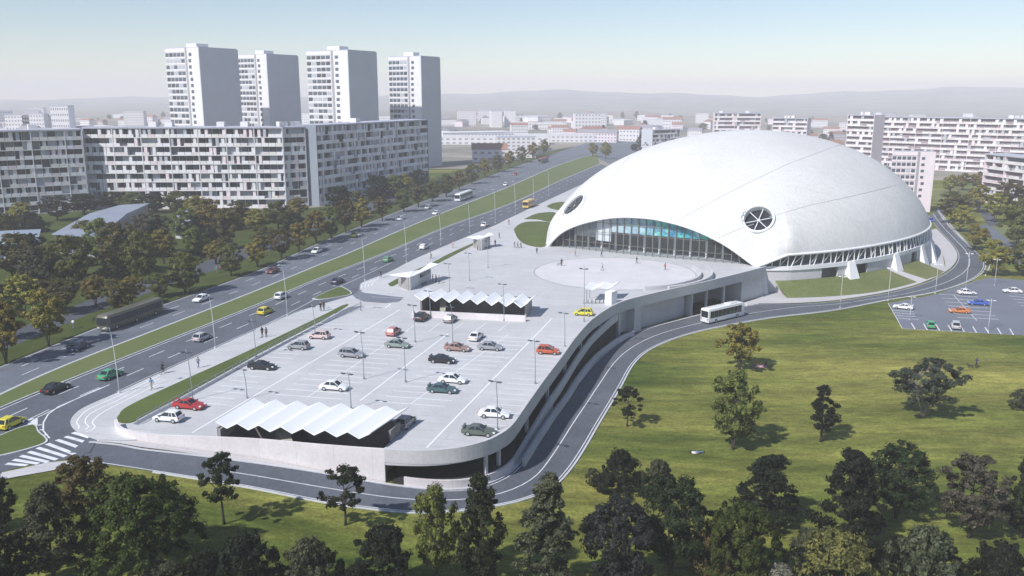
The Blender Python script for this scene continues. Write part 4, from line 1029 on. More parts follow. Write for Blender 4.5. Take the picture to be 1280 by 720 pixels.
p = G(679, 203, -.13); make_bus('distant bus with a red roof on the far carriageway', p, rdir(ll, p)+math.pi, 20, PAINT['busolive'], mat('bus_red_roof', (.38, .06, .05), .5), h=3.2)
p = G(661, 259, -.13); make_bus('yellow bus on the near carriageway by the far lawn', p, rdir(ru, p)+math.pi, 10, PAINT['busyellow'], h=3.1)
a = GT(876, 405); b = GT(929, 394); p = (a+b)/2; p.z += .04
make_bus('white touring coach on the road in front of the garage entrance', p, math.atan2(b.y-a.y, b.x-a.x)+.05, 12.8, PAINT['white'], h=3.5, coach=True, name='coach', cat='coach')
# ------------------------------------------------------------------ people (one skinned body each)
SKIN = mat('skin', (.50, .33, .26), .6); HAIR = {k: mat('hair_'+k, c, .7) for k, c in dict(dark=(.03, .022, .018), brown=(.12, .07, .04), fair=(.40, .30, .16)).items()}
CLO = {k: mat('cloth_'+k, c, .85) for k, c in dict(black=(.02, .02, .024), navy=(.035, .05, .10), grey=(.2, .21, .22), white=(.72, .72, .72), red=(.42, .05, .06), blue=(.10, .2, .42), orange=(.55, .2, .07), denim=(.09, .12, .2), khaki=(.3, .26, .17), green=(.06, .25, .14), pink=(.6, .35, .38)).items()}
def skin_person(name, J, bones, parts, hair_at):
    """J: joints {name:(pos,radius)}; bones: pairs; parts: bone -> material index (0 skin,1 top,2 trousers)"""
    keys = list(J); idx = {k: i for i, k in enumerate(keys)}
    me = bpy.data.meshes.new(name); me.from_pydata([J[k][0] for k in keys], [(idx[a], idx[b]) for a, b in bones], [])
    o = bpy.data.objects.new(name, me); COL.objects.link(o)
    sk = o.modifiers.new('k', 'SKIN'); sk.use_smooth_shade = True
    for k in keys:
        d = me.skin_vertices[0].data[idx[k]]; d.radius = (J[k][1], J[k][1]); d.use_root = (k == 'pelvis')
    sb = o.modifiers.new('s', 'SUBSURF'); sb.levels = 1; sb.render_levels = 1
    bpy.context.view_layer.update(); nm = bpy.data.meshes.new_from_object(o.evaluated_get(bpy.context.evaluated_depsgraph_get()))
    o.modifiers.clear(); o.data = nm; bpy.data.meshes.remove(me)
    nm.materials.clear()
    for m in (SKIN, CLO['grey'], CLO['denim'], CLO['black']): nm.materials.append(m)
    segs = [(Vector(J[a][0]), Vector(J[b][0]), parts[(a, b)]) for a, b in bones]
    for p in nm.polygons:
        c = p.center; best = (9, 0)
        for a, b, m in segs:
            d = b-a; t = max(0, min(1, (c-a).dot(d)/max(1e-9, d.length_squared))); q = (c-(a+d*t)).length
            if q < best[0]: best = (q, m)
        p.material_index = best[1]; p.use_smooth = True
    hd = Vector(J['head'][0]); mb = MB(); vs = []
    hb = bmesh.new(); bmesh.ops.create_icosphere(hb, subdivisions=2, radius=.118); hm = bpy.data.meshes.new('hair')
    for v in hb.verts: v.co = Vector((v.co.x*1.0-.02, v.co.y*.95, v.co.z*1.05+.03))+hd
    for f in [f for f in hb.faces if (f.calc_center_median()-hd).z < .0 and (f.calc_center_median()-hd).x > -.03]: hb.faces.remove(f)
    hb.to_mesh(hm); hb.free(); h = link('hair', hm, HAIR['dark'], o)
    return o
BON = [('pelvis','waist'),('waist','chest'),('chest','neck'),('neck','head'),('head','crown')]
PARTS = {('pelvis','waist'):2,('waist','chest'):1,('chest','neck'):1,('neck','head'):0,('head','crown'):0}
for s in 'lr':
    for a, b, m in (('chest','sh',1),('sh','el',1),('el','wr',0),('wr','hand',0),('pelvis','hip',2),('hip','knee',2),('knee','ank',2),('ank','toe',3)):
        A = a if a in ('chest', 'pelvis') else a+s; BON.append((A, b+s)); PARTS[(A, b+s)] = m
def joints(l, r, lean=0.0, z=0.0, arms=None, body=None):
    """l, r: (knee xyz, ankle xyz) per leg; y sign applied; body: optional rotation function"""
    J = {'pelvis':((0,0,.95+z),.135),'waist':((.01+lean*.1,0,1.10+z),.125),'chest':((.02+lean*.3,0,1.36+z),.14),'neck':((.02+lean*.42,0,1.52+z),.055),'head':((.05+lean*.5,0,1.62+z),.092),'crown':((.045+lean*.55,0,1.73+z),.075)}
    for s, k, (kn, an) in (('l', 1, l), ('r', -1, r)):
        J['hip'+s] = ((0, .09*k, .88+z), .095); J['knee'+s] = ((kn[0], k*kn[1], kn[2]), .062); J['ank'+s] = ((an[0], k*an[1], an[2]), .045); J['toe'+s] = ((an[0]+.17, k*an[1]*1.1, max(an[2]-.055, an[2]-.07)), .038)
        a = (arms or {}).get(s, ((-.02, .26, 1.12), (.04, .27, .88)))
        J['sh'+s] = ((lean*.3+.01, .185*k, 1.43+z), .062); J['el'+s] = ((a[0][0], k*a[0][1], a[0][2]+z), .045); J['wr'+s] = ((a[1][0], k*a[1][1], a[1][2]+z), .034); J['hand'+s] = ((a[1][0]+(a[1][0]-a[0][0])*.35, k*a[1][1], a[1][2]+z+(a[1][2]-a[0][2])*.38), .036)
    return J
st = joints(((.0, .10, .5), (-.01, .10, .08)), ((.02, .1, .5), (.0, .11, .08)))
wk = joints(((.2, .09, .53), (.24, .09, .09)), ((.02, .09, .5), (-.32, .09, .16)), .12, -.02, {'l': ((-.16, .24, 1.15), (-.12, .25, .92)), 'r': ((.12, .24, 1.14), (.26, .22, .95))})
rd = joints(((.30, .1, .72), (.14, .1, .36)), ((.34, .1, .60), (.2, .1, .22)), .55, 0, {'l': ((.25, .25, 1.20), (.5, .24, 1.08)), 'r': ((.25, .25, 1.20), (.5, .24, 1.08))})
sk_ = joints(((.22, .16, .50), (.18, .3, .17)), ((-.1, .14, .52), (-.16, .34, .17)), .4, -.02, {'l': ((.1, .42, 1.30), (.2, .66, 1.25)), 'r': ((-.05, .42, 1.25), (-.1, .66, 1.15))})
sit = {k: ((v[0][0], v[0][1], v[0][2]-.80), v[1]) for k, v in joints(((.4, .12, 1.20), (.62, .12, .86)), ((.4, .12, 1.12), (.66, .12, .86)), -.1, 0, {'l': ((-.15, .28, 1.1), (-.18, .3, .88)), 'r': ((.1, .26, 1.12), (.35, .2, 1.1))}).items()}
ly0 = joints(((.02, .1, .5), (0, .11, .08)), ((.12, .1, .52), (.02, .1, .12)))
ly = {k: ((1.0-v[0][2], v[0][1], .14+v[0][0]*.9), v[1]) for k, v in ly0.items()}
POSE = {n: skin_person('person', J, BON, PARTS, None) for n, J in (('stand', st), ('walk', wk), ('ride', rd), ('skate', sk_), ('sit', sit), ('lie', ly))}
pused = set()
def person(pose, p, hd, topc, legc, label, group='people around the arena', hair='dark', s=1.05):
    o = POSE[pose] if pose not in pused else copy_tree(POSE[pose]); pused.add(pose)
    o.location = p; o.rotation_euler = (0, 0, hd); o.scale = (s, s, s)
    set_mat(o, CLO[topc], 1); set_mat(o, CLO[legc], 2)
    for c in o.children: set_mat(c, HAIR[hair])
    return tag(o, label, 'person', group)
def bicycle(p, hd, label, paint):
    r = empty('bicycle', p, hd, label, 'bicycle')
    for x in (-.52, .52):
        mb = MB(); mb.tube([(x+.32*math.cos(a), 0, .34+.32*math.sin(a)) for a in np.linspace(0, 2*math.pi, 20)], .022, 6, cap=False)
        wh = mb.build('wheel', M['tyre'], r)
        sp_ = MB()
        for k in range(6): a = k*math.pi/6; sp_.bar((x-.3*math.cos(a), 0, .34-.3*math.sin(a)), (x+.3*math.cos(a), 0, .34+.3*math.sin(a)), .01)
        sp_.build('spokes', M['rim'], wh)
    mb = MB()
    for a, b in (((-.52,0,.34),(-.1,0,.36)),((-.1,0,.36),(-.2,0,.85)),((-.52,0,.34),(-.18,0,.8)),((-.18,0,.78),(.36,0,.82)),((-.1,0,.36),(.37,0,.78)),((.52,0,.34),(.34,0,.98))): mb.tube([a, b], .025, 6)
    mb.build('frame', paint, r)
    mb = MB(); mb.box(-.34, -.08, -.07, .07, .85, .92); mb.build('saddle', M['tyre'], r)
    mb = MB(); mb.tube([(.46,-.28,1.02),(.34,-.2,1.0),(.34,.2,1.0),(.46,.28,1.02)], .02, 6); mb.build('handlebar', M['lampdark'], r)
W_ = rdir(rl, G(200, 466)); 
PP = [('walk',190,487,W_+math.pi,'blue','khaki','person in a blue top walking on the pavement by the highway'),
 ('walk',248,460,W_,'grey','denim','person in grey walking ahead of the cyclist on the highway pavement'),
 ('stand',328,421,2.4,'black','black','left one of a pair in dark clothes by the narrow grass strip'),('stand',333,421.5,-.7,'grey','black','right one of a pair in dark clothes by the narrow grass strip'),
 ('stand',401,389,2.0,'black','black','left one of two people in black at the tip of the grass strip'),('stand',405,388.5,1.6,'black','black','right one of two people in black at the tip of the grass strip'),
 ('walk',476,347,.6,'black','black','person in black walking beside the curved entry lane'),
 ('walk',539,324,3.6,'grey','black','person walking on the pavement behind the larger bus shelter'),
 ('walk',566,310,.7,'pink','khaki','person in pale clothes on the pavement between the two shelters'),
 ('stand',541,352.5,.3,'black','navy','left one of three people waiting behind the larger bus shelter'),('stand',545,353,2.6,'grey','black','middle one of three people waiting behind the larger bus shelter'),('stand',549,354.5,3.4,'black','black','right one of three people waiting behind the larger bus shelter'),
 ('stand',597,313.5,2.9,'orange','black','person in an orange top at the foot of the smaller bus shelter'),
 ('stand',619,307.5,1.0,'red','navy','person in red standing right of the smaller bus shelter'),('stand',624,298,.4,'black','black','person in black standing behind the smaller bus shelter'),
 ('walk',636,281,.5,'red','black','person in a dark red top far along the highway pavement'),
 ('walk',643,310,0.0,'black','grey','leftmost of three people walking beside the round lawn'),('walk',647,310,0.0,'grey','black','middle of three people walking beside the round lawn'),('walk',651,310,0.0,'navy','black','rightmost of three people walking beside the round lawn'),
 ('walk',671,317.5,1.2,'navy','black','lone person in navy on the plaza near the left tip of the dome'),
 ('walk',719,320.5,.1,'orange','grey','person in an orange top walking across the plaza'),
 ('walk',752,321,2.0,'blue','black','person in blue in front of the glazed arch'),
 ('stand',702,332.5,1.4,'black','black','person in black standing with a bicycle on the plaza circle'),
 ('skate',753,338,2.7,'white','khaki','person in a white top skateboarding inside the plaza circle'),
 ('walk',796,329.5,3.5,'black','black','person in black crossing the plaza with a shoulder bag'),
 ('walk',831,338,.3,'red','black','person in a dark red top near the curved walls'),
 ('walk',271,342,W_,'green','grey','person in green on the tree-lined path'),('walk',275,341.5,W_,'red','denim','person in red beside the person in green on the tree-lined path'),
 ('walk',92,411,W_,'white','blue','person in white and blue on the path left of the olive bus')]
for k, x, y, h, t, l, lab in PP: person(k, G(x, y, 0 if y > 0 and not lab.endswith('path') and 'path left' not in lab else -.1), h, t, l, lab, hair=rnd.choice(['dark', 'brown', 'fair']), s=1.12)
p = G(204, 467); bicycle(p, W_, 'dark bicycle ridden along the highway pavement', M['lampdark']); person('ride', p+Vector((-.22*math.cos(W_), -.22*math.sin(W_), .06)), W_, 'black', 'black', 'cyclist in black riding along the highway pavement')
bicycle(G(699, 332.5), .5, 'dark bicycle held by the person in black on the plaza', M['lampdark'])
mb = MB(); mb.box(-.4, .4, -.1, .1, .09, .115)
for x in (-.28, .28):
    for y in (-.08, .08): mb.tube([(x, y-.02, .045), (x, y+.02, .045)], .045, 8)
sb = mb.build('skateboard', M['lampdark']); sb.location = G(753, 338); sb.rotation_euler = (0, 0, 2.7); tag(sb, 'dark skateboard under the person in the white top', 'skateboard')
person('stand', GT(1220, 460), .4, 'navy', 'black', 'person in dark clothes standing on the park lawn with a small dog', 'people in the park', s=1.2)
p = GT(870, 567); person('lie', p, .1, 'white', 'blue', 'person in a white top lying on the grass behind the dark bush', 'people in the park', s=1.3)
person('sit', GT(946, 457), 3.4, 'orange', 'khaki', 'left one of two people sitting under the golden-green park tree', 'people in the park', 'fair', 1.3)
person('sit', GT(957, 457), 2.9, 'black', 'black', 'right one of two people sitting under the golden-green park tree', 'people in the park', 'dark', 1.3)
bl = MB(); bl.box(-1.1, 1.1, -.7, .7, .02, .05); b_ = bl.build('blanket', CLO['pink']); b_.location = GT(951, 458); tag(b_, 'pink picnic blanket between two people on the park lawn', 'blanket')
# small dog: one skinned body
def dog(p, hd):
    V = [(0,0,.34),(-.28,0,.36),(.26,0,.38),(.38,0,.50),(.50,0,.56),(.64,0,.52),(-.38,0,.44),(-.52,0,.58)]; Rr = [.11,.10,.12,.075,.085,.04,.03,.018]; Ed = [(0,1),(0,2),(2,3),(3,4),(4,5),(1,6),(6,7)]
    for s in (-1, 1):
        n = len(V); V += [(.26,s*.08,.24),(.28,s*.08,.12),(.27,s*.08,.02),(-.28,s*.08,.26),(-.22,s*.09,.17),(-.33,s*.09,.11),(-.30,s*.09,.02)]; Rr += [.045,.03,.03,.06,.04,.028,.03]; Ed += [(2,n),(n,n+1),(n+1,n+2),(1,n+3),(n+3,n+4),(n+4,n+5),(n+5,n+6)]
        m = len(V); V += [(.47,s*.06,.64),(.44,s*.075,.71)]; Rr += [.03,.014]; Ed += [(4,m),(m,m+1)]
    me = bpy.data.meshes.new('dog'); me.from_pydata(V, Ed, []); o = bpy.data.objects.new('dog', me); COL.objects.link(o); o.modifiers.new('k', 'SKIN')
    for i, r in enumerate(Rr): me.skin_vertices[0].data[i].radius = (r, r); me.skin_vertices[0].data[i].use_root = (i == 0)
    o.modifiers.new('s', 'SUBSURF').levels = 1; bpy.context.view_layer.update()
    nm = bpy.data.meshes.new_from_object(o.evaluated_get(bpy.context.evaluated_depsgraph_get())); o.modifiers.clear(); o.data = nm; nm.materials.clear(); nm.materials.append(HAIR['dark'])
    o.location = p; o.rotation_euler = (0, 0, hd); o.scale = (1.2,)*3; tag(o, 'small dark dog on the park lawn beside a standing person', 'dog')
dog(GT(1213, 460), 2.6)
# ------------------------------------------------------------------ lamps
def make_lamp(hh, twin, bend, m, head):
    r = empty('street_lamp', (0, 0, 0)); mb = MB()
    mb.tube([(0, 0, 0), (bend*.02, 0, hh*.3), (bend*.2, 0, hh*.62), (bend*.62, 0, hh*.88), (bend, 0, hh)], [.07, .065, .055, .045, .04], 8); mb.build('pole', m, r, smooth=True)
    mb = MB(); mb.tube([(0, 0, 0), (0, 0, .35)], .17, 10); mb.build('base', m, r)
    for s in ((-1, 1) if twin else (1,)):
        mb = MB(); z = hh-.05 if not twin else hh*.93
        x0 = bend*(1 if not twin else .8)
        mb.bar((x0, 0, z), (x0+.25, s*.45, z+.08), .06); mb.hexa([(x0+.05, s*.35, z), (x0+.5, s*.35, z), (x0+.5, s*.95, z+.05), (x0+.05, s*.95, z+.05)], [(x0+.1, s*.35, z+.16), (x0+.45, s*.35, z+.16), (x0+.42, s*.95, z+.16), (x0+.12, s*.95, z+.16)])
        mb.build('lamp_head', head, r)
    return r
LD = make_lamp(8.0, True, .55, M['steel'], M['lampdark']); LH = make_lamp(11.5, False, .55, M['lampwhite'], M['lampwhite']); LR_ = make_lamp(9.5, True, .4, M['lampwhite'], M['lampwhite'])
def place_lamps(proto, items, group, zf, rz, top=None):
    for i, (x, y, hpx, lab) in enumerate(items):
        o = proto if i == 0 else copy_tree(proto); p = zf(x, y); o.location = p; o.rotation_euler = (0, 0, rz+rnd.uniform(-.1, .1)); tag(o, lab, 'street lamp', group)
        hh = hpx*mpp(p)[1]; base = {id(LD): 8.0, id(LH): 11.5, id(LR_): 9.5}[id(proto)]; o.scale = (1, 1, hh/base)
place_lamps(LD, [(241,500,64,'twin-headed dark lamp beside the red coupe on the parking deck'),(309,498,40,'short twin-headed lamp behind the left end of the big canopy'),(320,446,48,'twin-headed lamp at the grass strip by the black and white coupe'),
 (394,417,37,'twin-headed lamp beside the pale beige hatchback'),(455,474,63,'twin-headed lamp in the bays right of the grey estate car'),(507,478,60,'twin-headed lamp in the bays below the grey-green sedan'),(439,511,48,'twin-headed lamp between the white sedan and the big canopy'),
 (566,428,48,'twin-headed lamp above the dusty brown coupe'),(519,428,50,'twin-headed lamp at the left corner of the middle canopy wall'),(538,397,36,'twin-headed lamp between the black off-roader and the canopy wall'),(630,401,49,'twin-headed lamp in front of the right half of the middle canopy wall'),
 (622,537,65,'twin-headed lamp beside the white sedan at the parapet'),(669,480,58,'twin-headed lamp left of the orange-red hatchback'),(706,433,45,'twin-headed lamp left of the yellow hatchback'),(730,402,70,'tall twin-headed lamp at the small folded canopy'),
 (587,351,37,'twin-headed lamp on the plaza below the smaller bus shelter'),(562,365,38,'twin-headed lamp on the plaza behind the middle canopy'),(610,335,36,'twin-headed lamp on the plaza right of the smaller bus shelter'),(451,388,28,'twin-headed lamp at the entry lane bend')], 'lamps on the parking deck', lambda x, y: G(x, y, 0), -2.0)
ords = ['first', 'second', 'third', 'fourth', 'fifth', 'sixth', 'seventh', 'eighth', 'ninth', 'tenth', 'eleventh', 'twelfth']
HL = [(149,491,80),(269,435,66),(359,395,63),(456,351,57),(508,328,53),(551,306,40),(587,291,38),(619,279,42),(644,267,40),(667,255,34),(686,245,31)]
place_lamps(LH, [(x, y, h, f'tall pale mast lamp on the highway kerb, {ords[i]} from the left') for i, (x, y, h) in enumerate(HL)], 'lamps along the highway kerb', lambda x, y: G(x, y, 0), W_+math.pi/2)
place_lamps(LR_, [(1050,385,41,'pale lamp on the road edge in front of the largest dome lawn'),(1110,376,43,'pale lamp at the road edge by the left corner of the car park'),(1169,367,38,'pale lamp at the grass wedge above the car park'),(1137,400,30,'pale lamp in the left bays of the car park'),(1207,361,46,'pale lamp at the road bend above the car park'),(1235,414,40,'pale lamp on the grass side of the car park'),(1243,357,34,'pale lamp at the top of the car park by the multi-stem tree')], 'lamps along the lower road', lambda x, y: GT(x, y), 1.2)
# ------------------------------------------------------------------ trees
def tree_proto(name, seed, shape, crown_h, crown_w, trunk_h, leaf, nclump, per, leafm, barkm, stems=1, clump_r=.9, gap=0.0, flat=1.0):
    """shape: function t(0..1 up the crown) -> radius fraction. Real leaf sprays on limbs; returns (trunk mesh, crown mesh, H, W)"""
    g = np.random.default_rng(seed); Hh = trunk_h+crown_h; C = []; nclump = int(nclump*1.2); gap *= .75
    tries = 0
    while len(C) < nclump and tries < nclump*60:
        tries += 1
        t = g.random(); rf = shape(t); a = g.random()*2*math.pi
        lob = 1+.16*math.sin(3*a+seed)+.12*math.sin(5*a+2*seed+4*t)
        r = (g.random()**.36)*rf*crown_w/2*lob*.92
        p = np.array([r*math.cos(a), r*math.sin(a), trunk_h+t*crown_h])
        if gap and math.sin(p[0]*1.7+seed)*math.sin(p[1]*1.9+seed*2)*math.sin(p[2]*1.6+seed*.7) > .55-gap: continue
        C.append(p)
    C = np.array(C)
    vs = []; fs = []
    cen = np.array([0, 0, trunk_h+crown_h*.4])
    for c in C:
        cr = clump_r*.82*(.55+.7*g.random()); n = int(per*1.35)
        d = g.normal(size=(n, 3)); d /= np.linalg.norm(d, axis=1)[:, None]
        rad = cr*(g.random(n)**.5)[:, None]; pos = c+d*rad*np.array([.6+.8*g.random(), .6+.8*g.random(), (.45+.6*g.random())*flat])
        out = (c-cen); out = out/(np.linalg.norm(out)+1e-6)
        nr = d*.8+out*.5+np.array([0, 0, .35])+g.normal(size=(n, 3))*.45; nr /= np.linalg.norm(nr, axis=1)[:, None]
        rv = g.normal(size=(n, 3)); u = np.cross(nr, rv); u /= np.linalg.norm(u, axis=1)[:, None]; v = np.cross(nr, u)
        L = leaf*.82*(.6+.8*g.random(n))[:, None]; Wd = L*.55
        b = len(vs)
        q = np.stack([pos-u*L, pos+v*Wd-nr*L*.12, pos+u*L, pos-v*Wd-nr*L*.12], 1).reshape(-1, 3)
        vs += [tuple(x) for x in q]; fs += [(b+4*i, b+4*i+1, b+4*i+2, b+4*i+3) for i in range(n)]
    cm = bpy.data.meshes.new(name+'_crown'); cm.from_pydata(vs, [], fs); cm.materials.append(leafm)
    mb = MB(); rt = max(.09, Hh*.021)
    tops = []
    for s in range(stems):
        a = 2*math.pi*s/stems+.4; sp_ = (0 if stems == 1 else crown_w*.16)
        pts = []; n = 6; hh = trunk_h+crown_h*(.62 if stems == 1 else .5)
        for i in range(n+1):
            t = i/n; pts.append((sp_*math.cos(a)*t**1.2+.12*math.sin(3*t+seed+s)*t, sp_*math.sin(a)*t**1.2+.12*math.cos(2*t+seed+s)*t, -.25+t*(hh+.25)))
        k = 1 if stems == 1 else .72
        mb.tube(pts, [k*rt*(1.35 if i == 0 else 1-.75*i/n) for i in range(n+1)], 8); tops.append(pts)
    order = g.permutation(len(C))[:min(len(C), 26)]
    for j in order:
        c = C[j]; pts = tops[j % stems]; zt = max(trunk_h*.75, min(c[2]-.3*abs(np.hypot(c[0], c[1])), pts[-1][2]*.97))
        k = min(range(len(pts)), key=lambda q: abs(pts[q][2]-zt)); p0 = Vector(pts[k]); p1 = Vector(c); m = p0.lerp(p1, .5)+Vector((0, 0, -.12*(p1-p0).length+.1))
        mb.tube([p0, m, p1], [rt*.36, rt*.25, rt*.1], 5, cap=False)
    tm = mb.mesh(name+'_trunk', smooth=True); tm.materials.append(barkm)
    V = np.array(vs); lo = V.min(0); hi = V.max(0)
    return tm, cm, hi[2], (hi[0]-lo[0]+hi[1]-lo[1])/2
rnd_sh = lambda t: math.sqrt(max(0, 1-(2*t-1)**2))*.94+.06
ovate = lambda t: (min(1, t*4.5)**.6)*(1-max(0, t-.28)/.78)**.72
colum = lambda t: (min(1, t*3.5)**.6)*(1-max(0, t-.3)/.76)**.85
umbrel = lambda t: (.45+.55*t**.6)*(1-max(0, t-.55)/.5)**.45 if t < 1 else .2
layer = lambda t: (1-t*.78)*(.72+.28*abs(math.sin(t*11)))
bushy = lambda t: math.sqrt(max(0, 1-t*t*.95))
LM = dict(dark=leaf_mat('leaves_dark', (.010, .015, .006), (.034, .046, .016)), deep=leaf_mat('leaves_deep', (.006, .009, .005), (.020, .026, .013)), bright=leaf_mat('leaves_bright', (.010, .018, .004), (.085, .125, .024)),
  pale=leaf_mat('leaves_pale', (.012, .016, .007), (.125, .135, .075)), gold=leaf_mat('leaves_gold', (.075, .080, .016), (.34, .27, .06)), brown=leaf_mat('leaves_brown', (.042, .042, .014), (.175, .15, .05)),
  grey=leaf_mat('leaves_greygreen', (.035, .050, .035), (.10, .125, .085)), olive=leaf_mat('leaves_olive', (.040, .056, .013), (.20, .215, .055)), ghost=leaf_mat('leaves_silver', (.10, .11, .08), (.34, .34, .27)))
TP = {
 'round_dark': tree_proto('round_dark', 1, rnd_sh, 8.2, 8.6, 2.2, .26, 120, 80, LM['deep'], M['bark'], clump_r=1.0),
 'ovate_dark': tree_proto('ovate_dark', 2, ovate, 12, 7.5, 1.6, .26, 140, 80, LM['dark'], M['bark'], clump_r=.9),
 'column_pale': tree_proto('column_pale', 3, colum, 13.5, 7.5, 1.4, .24, 140, 80, LM['pale'], M['bark'], clump_r=.85),
 'cedar': tree_proto('cedar', 4, layer, 9, 10, 1.0, .24, 120, 80, LM['deep'], M['bark'], clump_r=1.05, flat=.5),
 'umbrella': tree_proto('umbrella', 5, umbrel, 6.0, 10.5, 3.0, .22, 72, 84, LM['grey'], M['barkpale'], stems=4, clump_r=.8, gap=.3),
 'young': tree_proto('young', 6, rnd_sh, 5.0, 5.6, 2.9, .22, 34, 75, LM['dark'], M['bark'], clump_r=.7, gap=.25),
 'slim_young': tree_proto('slim_young', 7, ovate, 6.5, 4.2, 1.9, .2, 44, 75, LM['deep'], M['bark'], clump_r=.6, gap=.15),
 'gold': tree_proto('gold', 8, rnd_sh, 6.2, 6.6, 2.0, .24, 66, 75, LM['gold'], M['bark'], stems=3, clump_r=.8, gap=.15),
 'brown': tree_proto('brown', 9, rnd_sh, 6.4, 7.0, 2.4, .24, 66, 75, LM['brown'], M['bark'], stems=3, clump_r=.85, gap=.15),
 'wide_bright': tree_proto('wide_bright', 10, bushy, 9.0, 17, 2.0, .28, 210, 80, LM['bright'], M['bark'], stems=3, clump_r=1.1),
 'olive': tree_proto('olive', 11, rnd_sh, 8.5, 8.0, 2.0, .25, 100, 75, LM['olive'], M['bark'], stems=2, clump_r=.95, gap=.12),
 'maple': tree_proto('maple', 12, umbrel, 8.2, 11, 2.6, .24, 130, 78, LM['dark'], M['bark'], stems=5, clump_r=.95),
 'pale_shrub': tree_proto('pale_shrub', 13, bushy, 5.0, 8.5, .25, .22, 90, 75, LM['pale'], M['bark'], stems=4, clump_r=.8),
 'dark_shrub': tree_proto('dark_shrub', 14, bushy, 5.0, 9.0, .2, .24, 100, 75, LM['deep'], M['bark'], stems=4, clump_r=.9),
 'silver_shrub': tree_proto('silver_shrub', 15, bushy, 3.6, 7.0, .2, .22, 60, 70, LM['ghost'], M['bark'], stems=4, clump_r=.8),
 'brown_shrub': tree_proto('brown_shrub', 16, bushy, 5.0, 8.0, .2, .2, 90, 75, LM['brown'], M['bark'], stems=5, clump_r=.8),
 'pale_round': tree_proto('pale_round', 17, rnd_sh, 8.0, 8.2, 2.2, .2, 120, 80, leaf_mat('leaves_dusty', (.03, .028, .018), (.13, .115, .085)), M['bark'], clump_r=.8, gap=.1),
 'grey_round': tree_proto('grey_round', 18, rnd_sh, 9.0, 9.0, 1.5, .25, 130, 80, leaf_mat('leaves_slate', (.010, .012, .011), (.05, .054, .05)), M['bark'], clump_r=.95),
 'speckled': tree_proto('speckled', 19, ovate, 11, 8.5, 1.8, .26, 130, 78, LM['pale'], M['bark'], clump_r=.95),
}
tused = {}
def tree(kind, x, y, hp, wp, label, group=None, cat='tree', name=None, zf=None):
    tm, cm, Hh, Ww = TP[kind]; p = (zf or GT)(x, y); mw, mh = mpp(p); h = hp*mh; w = wp*mw
    r = empty(name or ('shrub' if 'shrub' in kind else 'tree'), p, rnd.uniform(0, 6.28), label, cat, group); sw = w/Ww; sh = h/Hh
    r.scale = (sw, sw, sh)
    for n, me in (('trunk', tm), ('crown', cm)):
        o = bpy.data.objects.new(n, me); COL.objects.link(o); o.parent = r
    return r
FG = 'trees in the foreground'
for t in [('young',280,655,90,58,'small dark tree with a bare thin trunk on the grass left of centre'),('young',432,656,74,62,'small dark flat-topped tree on the grass below the long front wall'),
 ('olive',545,728,122,66,'tall loose olive tree left of the dense tree near the road corner'),('ovate_dark',601,738,142,72,'dense dark upright tree directly below the road corner'),('column_pale',685,748,152,84,'pale-speckled upright tree right of the road corner'),
 ('grey_round',775,742,118,98,'round slate-grey dark tree at the bottom centre'),('maple',838,717,116,104,'wide dark tree with many stems from one short trunk'),('round_dark',480,742,82,78,'round glossy dark tree at the bottom left of centre'),
 ('wide_bright',176,708,112,158,'very wide tree with a bright green top at lower left'),('speckled',68,726,122,88,'pale-speckled tree with a straight trunk at lower left'),('brown',108,660,92,74,'brownish tree behind the very wide green tree'),
 ('ovate_dark',2,662,72,48,'dark narrow tree at the left edge'),('round_dark',8,752,92,72,'dark round tree in the bottom left corner'),
 ('cedar',958,655,86,92,'dark layered tree left of the tallest layered tree'),('cedar',1060,690,126,104,'tallest dark layered tree at lower right'),('maple',1120,648,90,88,'open dark umbrella-shaped tree with forked trunk at lower right'),
 ('pale_round',1211,672,102,84,'dusty pale round tree with a straight thin trunk at lower right'),('ovate_dark',1276,672,102,58,'dark tree at the right edge of the photo'),('bright',0,0,0,0,'')][:-1]:
    tree(*t, group=FG)
tree('wide_bright', 922, 732, 104, 116, 'broad tree with a yellow-green top at the bottom right of centre', FG)
SH = 'shrubs in the foreground'
for t in [('dark_shrub',775,612,62,82,'large dark bush in the park near the road bend'),('pale_shrub',822,622,60,56,'pale-leaved bush at the right side of the large dark bush'),('dark_shrub',310,738,96,104,'tall dark shrub at the bottom left of centre'),
 ('pale_shrub',388,742,86,96,'grey-green feathery shrub left of the glossy round tree'),('dark_shrub',255,735,60,70,'low dark shrub below the very wide green tree'),('pale_shrub',205,745,52,96,'pale twiggy shrub at the bottom edge below the wide tree'),
 ('brown_shrub',893,722,82,90,'brownish shrub right of the many-stemmed tree'),('brown_shrub',1040,742,98,150,'massive dark brown shrub at the bottom right'),('pale_shrub',1152,748,112,122,'tall pale feathery shrub at the bottom right'),
 ('dark_shrub',1246,748,92,110,'dark shrub in the bottom right corner'),('silver_shrub',972,748,52,92,'silvery white shrub at the bottom edge'),('dark_shrub',740,668,34,42,'small dark shrub behind the slate-grey tree'),
 ('pale_shrub',1010,700,50,60,'small pale shrub between two dark layered trees'),('dark_shrub',1130,712,46,110,'long dark shrub under the umbrella-shaped tree'),('dark_shrub',1000,738,60,100,'dark shrub behind the silvery white shrub'),('dark_shrub',445,748,50,70,'low dark shrub beside the glossy round tree'),('pale_shrub',741,604,24,26,'small pale shrub at the left foot of the large dark bush')]:
    tree(t[0], t[1], t[2], t[3]*.8, t[4]*.85, t[5], group=SH, cat='shrub')
PK = 'trees on the park lawn'
for t in [('gold',924,463,60,60,'golden-green park tree next to two sitting people'),('olive',916,562,100,70,'olive-grey loose park tree below the golden-green one'),('young',784,533,50,42,'small dark thin-stemmed tree on the lawn beside the curved road'),
 ('slim_young',1026,552,70,40,'slim dark young tree alone on the park lawn'),('umbrella',1153,522,72,100,'wide grey-green umbrella tree alone on the park lawn')]: tree(*t, group=PK)
